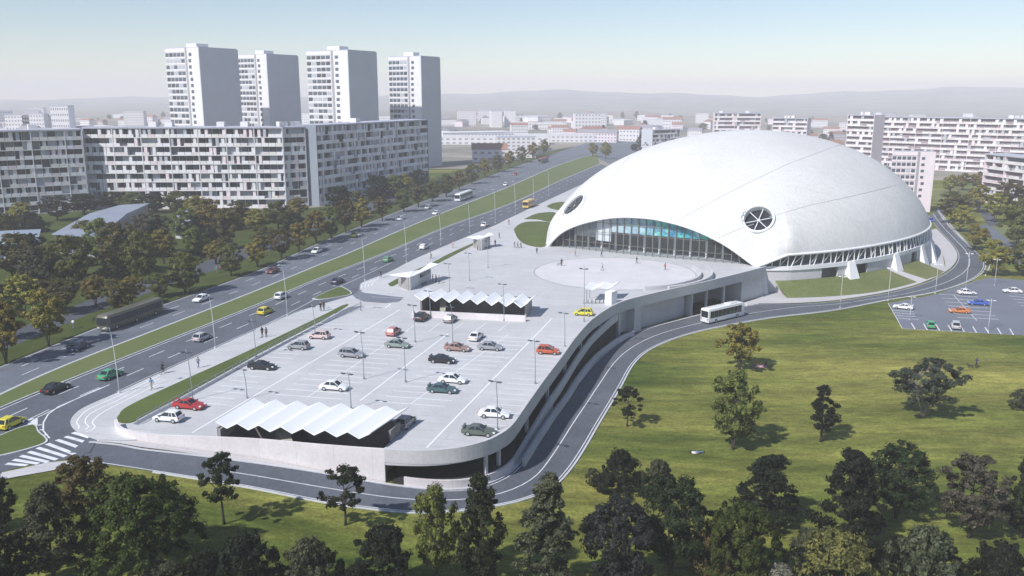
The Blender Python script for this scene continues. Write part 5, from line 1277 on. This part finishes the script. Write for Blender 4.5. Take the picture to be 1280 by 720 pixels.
tree('pale_shrub', 1275, 510, 24, 34, 'small grey-green bush at the right edge of the park lawn', PK, 'shrub')
RT = 'trees by the road on the right'
for t in [('gold',1241,345,46,46,'multi-stem olive tree at the top corner of the car park'),('gold',1218,313,34,36,'second golden tree along the curved road above the multi-stem tree'),('gold',1200,290,34,32,'bright golden tree at the start of the curved verge'),
 ('brown',1190,280,42,46,'dark brown tree beside the pale tower foot'),('gold',1187,242,24,24,'leftmost pale gold tree on the far right lawn'),('gold',1203,238,22,24,'middle pale gold tree on the far right lawn'),('gold',1222,238,24,24,'rightmost pale gold tree on the far right lawn'),
 ('gold',1222,266,36,36,'golden tree in front of the tilted low block'),('gold',1243,278,38,34,'bright green-gold tree by the second road'),('olive',1271,310,62,48,'large olive tree at the right edge above the car park'),('brown',1262,268,44,42,'brownish thin tree in front of the tilted low block'),('olive',1278,345,44,40,'olive tree on the right edge beside the second road')]: tree(*t, group=RT)
VG = 'roadside trees on the highway verge'
VT = [(8,455,84,62,'gold'),(61,434,80,62,'gold'),(150,395,52,46,'brown'),(232,367,58,52,'olive'),(289,346,46,36,'olive'),(322,334,40,36,'gold'),(352,325,44,36,'brown'),(374,316,42,36,'gold'),(395,305,46,40,'gold'),(414,299,46,36,'olive'),(432,291,46,34,'brown'),(452,284,40,34,'gold'),(478,276,34,28,'brown'),(505,265,32,26,'olive'),(523,259,32,26,'brown'),(541,252,30,26,'olive'),(558,246,32,24,'olive'),(574,238,28,22,'gold'),(590,230,28,22,'olive'),(606,222,26,20,'gold'),(622,215,24,20,'olive'),(637,210,24,18,'gold'),(652,203,22,18,'olive'),(666,198,22,17,'gold'),(680,194,22,16,'gold')]
for i, (x, y, h, w, k) in enumerate(VT):
    tree(k, x, y, h*.92, w*.95, f'{dict(gold="golden", brown="brownish", olive="olive green")[k]} roadside tree on the highway verge, number {i+1} from the left' if False else f'{dict(gold="golden", brown="brownish", olive="olive green")[k]} roadside tree on the highway verge, '+(ords[i]+' from the left' if i < 12 else ('farthest of the row' if i == len(VT)-1 else f'{ords[len(VT)-1-i]} from the far end' if len(VT)-1-i < 12 else 'in the middle of the row')), VG, name='roadside_tree')
BT = 'trees of the park belt left of the highway'
belt = [(18,352,70,62,'brown','big brown tree at the left edge under the grey hall'),(48,365,66,52,'pale_round','dusty pale tree below the grey pavilion corner'),(92,362,78,66,'olive','large olive tree in front of the grey pavilion'),(128,330,66,52,'olive','olive tree at the pavilion roof'),(150,345,78,60,'brown','tall brown tree in the middle of the belt'),
 (178,355,76,52,'olive','loose olive tree above the front of the olive bus'),(190,320,62,56,'pale_round','dusty grey tree right of the pavilion roof'),(205,330,50,40,'gold','golden tree right of the dusty grey tree'),(262,290,48,50,'gold','gold-green tree at the foot of the central slab block'),(285,312,60,40,'brown','dark brown tree opposite the central slab block'),
 (245,322,44,40,'olive','olive tree near the two walkers'),(30,395,60,60,'gold','golden bushy tree left of the path'),(75,392,50,54,'brown','brown tree left of the path under the pavilion'),(120,382,44,40,'gold','thin golden tree above the olive bus'),(165,383,44,46,'gold','golden tree right behind the olive bus'),(200,372,36,34,'olive','small olive tree between bus and white car'),
 (5,300,40,40,'olive','olive tree at the foot of the left slab block'),(28,282,34,38,'gold','golden tree at the foot of the left slab block'),(72,276,36,44,'pale_round','dusty tree between left and central slab blocks'),(105,268,30,40,'maple','dark tree under the joint of two slab blocks'),(140,262,26,44,'maple','dark tree in front of the central slab block, left part'),(165,266,30,40,'olive','olive tree in front of the central slab block, left part'),
 (195,266,28,42,'maple','dark tree behind the pavilion roof ridge'),(222,268,34,38,'olive','olive tree right behind the pavilion roof'),(245,272,32,36,'gold','golden tree close to the central slab block'),(300,282,36,40,'brown','brown tree close to the central slab block'),(322,292,36,40,'gold','golden tree in front of the shaded block end'),(348,286,40,40,'olive','olive tree at the shaded block end'),
 (372,276,34,36,'gold','bright golden tree touching the shaded block end'),(330,312,34,36,'brown','brown tree behind the third verge tree'),(368,296,34,34,'maple','dark round tree behind the verge at the block end'),(424,276,50,40,'maple','dark tree at the left foot of the receding slab block'),(446,268,34,36,'olive','olive tree at the foot of the receding slab block'),(474,256,42,42,'maple','tall dark tree in the middle foot of the receding slab block'),(492,248,34,34,'olive','olive tree right of the tall dark tree at the receding block'),
 (507,243,30,28,'gold','golden tree at the right foot of the receding slab block'),(524,236,28,30,'olive','olive tree at the right end of the receding slab block'),(60,340,40,50,'olive','olive tree half hidden by the grey pavilion wall'),(110,310,40,46,'brown','brown tree touching the pavilion roof edge'),(232,300,46,44,'olive','olive tree in the belt centre behind dark brown one'),(8,425,60,50,'brown','brown tree in the lower left of the belt'),(40,330,44,46,'maple','dark round tree under the grey hall'),(270,330,34,34,'gold','small golden tree near the walkers on the path')]
for x, y, h, w, k, l in belt: tree(k, x, y, h*.88, w*.95, l, BT, zf=lambda a, b: G(a, b, -.15), name='belt_tree')
tree('gold', 741, 196, 18, 16, 'left one of two golden trees behind the dome by the highway', 'golden trees behind the dome', zf=lambda a, b: G(a, b, -.15)); tree('gold', 757, 199, 22, 18, 'right one of two golden trees behind the dome by the highway', 'golden trees behind the dome', zf=lambda a, b: G(a, b, -.15))
# bushes filling the belt floor
for i in range(46):
    x = rnd.uniform(0, 300); y0 = 395-.28*x*1.0; y = rnd.uniform(275+0*x, max(290, 398-.32*x)); 
    if 60 < x < 240 and y < 300: continue
    tree(rnd.choice(['dark_shrub', 'brown_shrub', 'dark_shrub']), x, y, rnd.uniform(12, 20), rnd.uniform(24, 40), 'low bush among the trees of the belt left of the highway', 'bushes under the belt trees', 'shrub', zf=lambda a, b: G(a, b, -.15))
# far tree masses, hazy
for i in range(190):
    y = rnd.uniform(620, 2000); x = rnd.uniform(-.75, .75)*y
    px, py, D = proj((x, y, 0))
    if (px < 560 and py > 158) or (py > 172 and 540 < px < 780) or py > 205: continue
    r = empty('distant_tree', (x, y, T(x, y)), rnd.random()*6, 'distant hazy tree among the far town houses', 'tree', 'distant trees of the far town')
    tm, cm, Hh, Ww = TP[rnd.choice(['round_dark', 'olive', 'ovate_dark'])]; s = rnd.uniform(.55, .95); r.scale = (s*rnd.uniform(1, 2.2), s, s)
    o = bpy.data.objects.new('crown', cm); COL.objects.link(o); o.parent = r
    o = bpy.data.objects.new('trunk', tm); COL.objects.link(o); o.parent = r
# ------------------------------------------------------------------ buildings
FAC = mat('facade_white', (.70, .69, .71), .8, noise=[(.25, .06, 1, 1)]); FACP = mat('facade_pinkish', (.74, .65, .69), .8, noise=[(.25, .06, 1, 1)]); SHADEF = mat('blank_gable_shade', (.50, .52, .57), .85, noise=[(.05, .06, 1, 1)])  # gable tone is a darker facade colour, with side shade painted in
REC = mat('loggia_recess_shade', (.07, .072, .08), .85, noise=[(.6, .5, 1, 1)]); PARA = [mat('loggia_parapet_'+k, c, .8) for k, c in (('white', (.74, .73, .75)), ('pinkish', (.66, .58, .60)), ('cream', (.68, .66, .62)))]  # recess colour darkened to paint in loggia shade
ROOFM = mat('roof_felt', (.42, .43, .50), .9, noise=[(.1, .1, 1, 1)]); CURT = mat('curtain_window', (.42, .44, .48), .4); RECP = mat('haze_pale_loggia', (.30, .25, .28), .8, noise=[(.6, .4, 1, 1)]); GLP = mat('haze_pale_window', (.25, .24, .27), .4); GL2 = mat('window_blue', (.09, .11, .14), .15, spec=.5)  # pale loggia and far window colours have distance haze mixed in
def wx(px, y, z=15): return (px-640)/F*(y*cP+(H-z)*sP)
def inst(lst, root, name, me, mats_choice, limit=100):
    """first 100 as parts, the remainder merged in one part"""
    rest = []
    for i, (m4, var) in enumerate(lst):
        if i < limit:
            o = bpy.data.objects.new(name, me); COL.objects.link(o); o.parent = root; o.matrix_local = m4
            set_mat(o, mats_choice[var])
        else: rest.append((m4, var))
    if rest:
        mb = MB()
        base = [v.co.copy() for v in me.vertices]; pol = [tuple(p.vertices) for p in me.polygons]
        for m4, var in rest: mb.add([m4@v for v in base], pol, var)
        me2 = mb.mesh(name); o = link(name, me2, list(mats_choice), root); o['kind'] = 'stuff'
def slab_block(label, a, b, height, floors, bay, depth=13, seed=1, base=0.0, gable=SHADEF, fac=FAC, cat='apartment block', name='slab_block', group=None, pale=False):
    a = Vector((*a, 0)); b = Vector((*b, 0)); L = (b-a).length; ang = math.atan2(b.y-a.y, b.x-a.x)
    r = empty(name, (a.x, a.y, base), ang, label, cat, group); rg = random.Random(seed); fh = height/floors; nb = max(2, int(L/bay)); bw = L/nb
    mb = MB(); mb.box(0, L, 1.6, depth, -1, height); mb.build('wall', fac, r)
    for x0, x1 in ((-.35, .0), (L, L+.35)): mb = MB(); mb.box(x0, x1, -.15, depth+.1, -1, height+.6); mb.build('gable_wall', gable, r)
    mb = MB(); mb.box(0, L, -.2, depth, height+.01, height+.55); mb.build('roof', ROOFM, r)
    for k in range(rg.randint(2, 4)):
        x = rg.uniform(.1, .9)*L; mb = MB(); mb.box(x, x+3, depth*.4, depth*.4+3, height+.55, height+2.4); mb.build('roof_hatch', FAC, r)
    for f in range(floors+0):
        mb = MB(); mb.box(0, L, 0.0, 1.6, f*fh-.14, f*fh+.14); mb.build('floor_slab', fac, r)
    for k in range(0, nb+1, 4):
        if 0 < k < nb: mb = MB(); mb.box(k*bw-.14, k*bw+.14, -.08, 1.6, 0, height); mb.build('party_wall', fac, r)
    pm = MB(); pm.box(.08, bw-.08, .02, .14, .15, 1.3); pme = pm.mesh('parapet'); pme.materials.append(PARA[0])
    wm = MB(); wm.box(.1, bw-.1, 1.45, 1.58, .16, fh-.2); wme = wm.mesh('loggia_window'); wme.materials.append(REC)
    cm = MB(); cm.box(.0, bw*.42, .3, 1.44, .16, fh-.16); cme = cm.mesh('loggia_partition'); cme.materials.append(FAC)
    P, Wn, Cn = [], [], []
    for f in range(floors-1, -1, -1):
        for k in range(nb):
            m = Matrix.Translation((k*bw, 0, f*fh))
            if rg.random() < .86: P.append((m, rg.choice([0, 0, 0, 1, 2])))
            Wn.append((m, rg.choice([0, 0, 0, 1, 2])))
            if rg.random() < .5: Cn.append((m@Matrix.Translation((rg.choice([.1, bw*.3, bw*.5]), rg.choice([0, 0, -.2]), 0)), rg.choice([0, 0, 1, 2])))
    inst(P, r, 'parapet', pme, PARA); inst(Wn, r, 'loggia_window', wme, [RECP, RECP, CURT] if pale else [REC, GL2, CURT]); inst(Cn, r, 'loggia_partition', cme, [FAC, CURT, FACP])
    return r
b1a = (wx(-45, 315), 315); b1b = (wx(106, 338), 338)
slab_block('left white balcony slab block with rows sloping towards the left edge', b1a, b1b, 31, 9, 2.7, seed=3)
b2a = (wx(109, 343), 343); b2b = (wx(355, 346), 346); b2c = (wx(383, 352), 352)
slab_block('long central white balcony slab block facing the park belt', b2a, b2b, 31.5, 9, 2.7, seed=5)
slab_block('short receding wing joined to the right of the central slab block', (wx(356.5, 346.3), 346.3), b2c, 31.5, 9, 2.6, seed=6)
b3a = (wx(397.5, 352), 352); b3b = (wx(535, 440), 440)
slab_block('white balcony slab block receding to the right along the highway', b3a, b3b, 32, 9, 2.7, seed=8, gable=mat('shade_grey_gable', (.25, .28, .33), .85, noise=[(.05, .06, 1, 1)]))  # darker gable colour stands in for shade on this sunlit end
mb = MB(); 
def gable_of(p, q, h, label): pass
def tower(label, pxl, pxm, pxr, ytop, y, base=0.0, floors=20, seed=1, group='white tower blocks', th=R(30), fac=FAC, gable=SHADEF, cat='tower block', pent=False, mirror=False):
    w = (pxm-pxl)/F*(y*cP+20*sP)/math.cos(th); d = (pxr-pxm)/F*(y*cP+20*sP)/math.sin(th)
    # corner nearest the camera at px pxm
    x = wx(pxm, y); ztop = H-math.tan(math.atan2(ytop-360, F)+PITCH)*math.hypot(x, y)*.985
    hgt = ztop-base
    ang = -th                                     # front face runs from far left corner to the near corner
    for _ in range(30):                       # fit the two face widths to the photograph
        lx = proj((x-w*math.cos(ang), y-w*math.sin(ang), 35))[0]; rx = proj((x-d*math.sin(ang), y+d*math.cos(ang), 35))[0]
        w *= (pxm-pxl)/max(1, pxm-lx); d *= (pxr-pxm)/max(1, rx-pxm)
    cx = x-w*math.cos(ang); cy = y-w*math.sin(ang)
    r = empty('tower_block', (cx, cy, base), ang, label, cat, group); fh = hgt/(floors+.6); rg = random.Random(seed)
    mb = MB(); mb.box(0, w*.66, .3, d, -1, hgt); mb.box(w*.66, w, 0, d, -1, hgt); mb.build('wall', fac, r)
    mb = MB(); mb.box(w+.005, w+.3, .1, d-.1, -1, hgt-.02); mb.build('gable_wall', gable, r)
    mb = MB(); mb.box(.3, w-.3, .6, d-.3, hgt, hgt+.5); mb.build('roof', ROOFM, r)
    mb = MB(); mb.box(w*.3, w*.6, d*.3, d*.6, hgt+.5, hgt+3); mb.build('roof_hatch', fac, r)
    mb = MB(); mb.box(w*.60, w*.65, .1, .32, 0, hgt); mb.build('stair_strip', mat('stair_strip', (.34, .33, .36), .7), r)
    for f in range(floors+1): mb = MB(); mb.box(0, w*.59, .12, .33, f*fh+.0, f*fh+.5); mb.build('floor_band', fac, r)
    wm = MB(); bw = w*.58/5; wm.box(.25, bw-.2, .2, .36, .9, fh-.45); wme = wm.mesh('window'); wme.materials.append(GL2)
    sm = MB(); sm.box(0, w*.075, -.08, .05, 1.0, fh-.6); sme = sm.mesh('side_window'); sme.materials.append(GL2)
    Wn = [(Matrix.Translation((k*bw, 0, f*fh)), rg.choice([0, 0, 0, 1, 2])) for f in range(floors-1, -1, -1) for k in range(5)]
    inst(Wn, r, 'window', wme, [GL2, CURT, REC])
    inst([(Matrix.Translation((w*.70+rg.choice([0, 0, .5]), 0, f*fh)), 0) for f in range(floors-1, -1, -1)], r, 'side_window', sme, [GL2])
    return r
tower('leftmost white tower block behind the central slab block', 212, 257, 302, 62, 500, seed=1)
tower('second white tower block from the left, partly behind its neighbour', 300, 339, 376, 69, 560, seed=2)
tower('third white tower block from the left, widest window face', 386, 439, 473, 63, 500, seed=3)
tower('rightmost white tower block with its shaded side reaching the street', 487, 528, 551, 70, 545, seed=4)
# right side
slab_block('very long hazy pink balcony block on the right horizon', (wx(1082, 640), 640), (wx(1330, 560), 560), 36, 10, 4.2, seed=11, base=LOW, fac=FACP, gable=FACP, pale=True)
slab_block('hazy pink block behind the right shoulder of the dome', (wx(1058, 600), 600), (wx(1090, 585), 585), 38, 11, 4.2, seed=12, base=LOW, fac=FACP, gable=FACP, pale=True)
tower('short pinkish tower beside the right end of the dome', 1120, 1168, 1176, 184, 385, base=LOW, floors=9, seed=13, group=None, th=R(14), fac=FACP, gable=FACP)
slab_block('tilted low pinkish block at the right edge', (wx(1229, 425, 5), 425), (wx(1330, 372, 5), 372), 23, 7, 3.4, seed=14, base=LOW, fac=FACP, gable=FACP, pale=True)
slab_block('pale hazy block above the top of the dome', (wx(893, 820), 820), (wx(950, 815), 815), 30, 8, 4.5, seed=15, base=-2, fac=FACP, gable=FACP, pale=True)
slab_block('pale hazy block right of the dome top', (wx(966, 760), 760), (wx(1008, 745), 745), 32, 9, 4.5, seed=16, base=LOW, fac=FACP, gable=FACP, pale=True)
slab_block('grey hazy office block left of the dome top', (wx(816, 700), 700), (wx(850, 716), 716), 17, 5, 4.5, seed=17, base=0, fac=SHADEF, gable=SHADEF)
# low pavilion in the belt
def pavilion(label, pxs, z0, z1, ridge, roofm, wallm):
    p = [G(x, y, z0) for x, y in pxs]; c = sum(p, Vector())/4; r = empty('pavilion', (c.x, c.y, -.15), 0, label, 'pavilion')
    q = [Vector((v.x-c.x, v.y-c.y, 0)) for v in p]
    mb = MB(); k = .97; mb.hexa([v*k for v in q], [v*k+Vector((0, 0, z0)) for v in q]); mb.build('wall', wallm, r)
    e = [v*1.03+Vector((0, 0, z0+.02)) for v in q]; m0 = (q[0]+q[3])/2*1.03+Vector((0, 0, z0+ridge)); m1 = (q[1]+q[2])/2*1.03+Vector((0, 0, z0+ridge))
    mb = MB(); mb.add(e+[m0, m1], [(0, 1, 5, 4), (2, 3, 4, 5), (0, 4, 3), (1, 2, 5), (3, 2, 1, 0)]); mb.build('roof', roofm, r)
    a, b = q[0]*.975, q[1]*.975; d = (b-a); n = 8
    for i in range(n):
        s = a+d*((i+.15)/n); t = a+d*((i+.85)/n); nn = Vector((d.y, -d.x, 0)).normalized()*.06
        mb = MB(); mb.hexa([s+Vector((0, 0, .9)), t+Vector((0, 0, .9)), t+nn+Vector((0, 0, .9)), s+nn+Vector((0, 0, .9))], [s+Vector((0, 0, z0-.5)), t+Vector((0, 0, z0-.5)), t+nn+Vector((0, 0, z0-.5)), s+nn+Vector((0, 0, z0-.5))]); mb.build('window', GL2, r)
RF = mat('zinc_roof', (.30, .33, .40), .6, .2, noise=[(.2, .12, 1, 1)]); RF2 = mat('blue_grey_roof', (.26, .31, .38), .6, noise=[(.2, .12, 1, 1)])
pavilion('long grey gabled hall among the belt trees below the central slab block', [(66,292),(122,296),(186,254),(150,256)], 6, 0, 1.5, RF, M['greywall'])
pavilion('low blue-grey flat hall at the left edge among the trees', [(-40,306),(46,304),(50,286),(-40,290)], 5, 0, .4, RF2, M['conc'])
pavilion('small grey hall right of the gabled hall', [(218,282),(238,284),(240,262),(224,262)], 4, 0, .8, RF, M['conc'])
# far town
hb = []
def house_mesh(w, d, h, rf):
    mb = MB(); mb.box(-w/2, w/2, -d/2, d/2, -1, h, 0)
    if rf: mb.add([(-w/2-.3, -d/2-.3, h+.02), (w/2+.3, -d/2-.3, h+.02), (w/2+.3, d/2+.3, h+.02), (-w/2-.3, d/2+.3, h+.02), (-w/2-.3, 0, h+rf), (w/2+.3, 0, h+rf)], [(0, 1, 5, 4), (2, 3, 4, 5), (0, 4, 3), (1, 2, 5), (3, 2, 1, 0)], 1)
    else: mb.box(-w/2-.2, w/2+.2, -d/2-.2, d/2+.2, h+.02, h+.5, 1)
    n = max(2, int(w/3)); fl = max(1, int(h/3))
    for f in range(fl):
        for i in range(n): x = -w/2+(i+.25)*w/n; mb.box(x, x+w/n*.5, -d/2-.08, -d/2+.02, f*h/fl+1, f*h/fl+2.3, 2)
    return mb.mesh('house')
HM = []
roofs = [mat('tile_roof', (.30, .16, .13), .8), mat('slate_roof', (.28, .27, .30), .8)]
for w, d, h, rf, wm, rm in ((12, 9, 6, 3, FAC, roofs[0]), (22, 12, 11, 3, FAC, roofs[0]), (40, 14, 9, 3.5, FACP, roofs[1]), (15, 10, 7, 3.4, FACP, roofs[0]), (26, 13, 20, 0, FAC, ROOFM), (60, 20, 8, 0, FAC, FAC), (18, 10, 9, 3, FAC, roofs[1])):
    me = house_mesh(w, d, h, rf)
    for m in (wm, rm, GLP): me.materials.append(m)
    HM.append(me)
for i in range(290):
    y = 520+1300*rnd.random()**1.3; side = rnd.random()
    x = rnd.uniform(-.62, .62)*y
    px, py, D = proj((x, y, 0))
    if (135 < px < 560 and py > 162) or (px <= 135 and y < 560): continue
    d_ = abs(px-(640+(py-225)*-1.9)) if py > 180 else 99
    if 560 < px < 900 and py > 178: continue
    if 900 < px < 1300 and py > 190: continue
    o = bpy.data.objects.new('house', rnd.choice(HM if y > 700 else HM[:4]+HM[6:])); COL.objects.link(o); o.location = (x, y, T(x, y)); o.rotation_euler = (0, 0, rnd.uniform(-.5, .5)+rnd.choice([0, 0, 1.57])); s = rnd.uniform(.8, 1.2); o.scale = (s, s, s)
    tag(o, 'small hazy house in the far town under the hills', 'house', 'hazy houses of the far town')
def far_block(label, px, y, me, s=(1, 1, 1), rz=0.0):
    o = bpy.data.objects.new('far_building', me); COL.objects.link(o); x = wx(px, y); o.location = (x, y, T(x, y)); o.rotation_euler = (0, 0, rz); o.scale = s; tag(o, label, 'building')
far_block('white box tower at the right of the far left cluster', 80, 900, HM[4], (.7, 1, 1.7)); far_block('leftmost white slab of the far left cluster', 26, 950, HM[4], (1.0, 1, 1.2)); far_block('middle white slab of the far left cluster', 46, 950, HM[4], (.9, 1, 1.25)); far_block('wide white slab of the far left cluster', 63, 960, HM[4], (1.0, 1, 1.25))
far_block('long low white hall on the far left above the slab block roof', 122, 900, HM[5], (1.0, 1, 1.1)); far_block('long low white warehouse beyond the highway end', 610, 820, HM[5], (1.9, 1, .9)); far_block('white hall behind the golden trees', 700, 860, HM[5], (1.5, 1, .9)); far_block('bright white building cluster end right of the towers', 645, 640, HM[4], (1.1, 1, .75)); far_block('pinkish building right of the towers', 612, 600, HM[3], (1.6, 1, 1.2)); far_block('white hall with flat roof in the fields', 715, 1500, HM[5], (1, 1, .8))
# ------------------------------------------------------------------ air, light, camera
hz = MB(); hz.box(-7600, 7600, -220, 6400, -24, 132); ho = hz.build('haze', None); tag(ho, kind='stuff')
hm = bpy.data.materials.new('haze_air'); hm.use_nodes = True; nt = hm.node_tree
for n in list(nt.nodes):
    if n.type != 'OUTPUT_MATERIAL': nt.nodes.remove(n)
pv = nt.nodes.new('ShaderNodeVolumePrincipled'); pv.inputs['Color'].default_value = (.97, .94, .98, 1); pv.inputs['Density'].default_value = HAZE; pv.inputs['Anisotropy'].default_value = -.05
nt.links.new(pv.outputs[0], [n for n in nt.nodes if n.type == 'OUTPUT_MATERIAL'][0].inputs['Volume']); ho.data.materials.append(hm)
SUN_AZ = R(224); SUN_EL = R(SUNEL)          # direction towards the sun, measured from +x
sd = Vector((math.cos(SUN_AZ)*math.cos(SUN_EL), math.sin(SUN_AZ)*math.cos(SUN_EL), math.sin(SUN_EL)))
w = bpy.data.worlds.new('World'); scene.world = w; w.use_nodes = True; nt = w.node_tree; bg = nt.nodes['Background']
sky = nt.nodes.new('ShaderNodeTexSky'); sky.sky_type = 'NISHITA'; sky.sun_disc = False; sky.sun_elevation = SUN_EL; sky.sun_rotation = math.atan2(sd.x, sd.y); sky.dust_density = DUST; sky.air_density = AIR; sky.ozone_density = OZ
tint = nt.nodes.new('ShaderNodeMix'); tint.data_type = 'RGBA'; tint.blend_type = 'MULTIPLY'; tint.inputs[0].default_value = 1; tint.inputs[7].default_value = (1.0, .985, 1.0, 1)
nt.links.new(sky.outputs[0], tint.inputs[6]); nt.links.new(tint.outputs[2], bg.inputs['Color']); bg.inputs['Strength'].default_value = SKYS
l = bpy.data.lights.new('sun', 'SUN'); l.energy = SUNE; l.angle = R(1.0); l.color = (1, .965, .925); so = bpy.data.objects.new('sun', l); COL.objects.link(so); so.rotation_euler = (-sd).to_track_quat('-Z', 'Y').to_euler()
cam = bpy.data.cameras.new('camera'); co = bpy.data.objects.new('camera', cam); COL.objects.link(co); co.location = (0, 0, H); co.rotation_euler = (math.pi/2-PITCH, 0, 0)
cam.sensor_width = 36; cam.lens = 36*F/1280; cam.clip_start = .5; cam.clip_end = 30000; scene.camera = co
vs = scene.view_settings; vs.view_transform = 'Standard'; vs.look = 'None'; vs.exposure = EXPO; vs.gamma = 1; vs.use_curve_mapping = False
try:
    scene.cycles.volume_bounces = 4; scene.cycles.max_bounces = 6; scene.cycles.transparent_max_bounces = 8
except Exception as e: print(e)
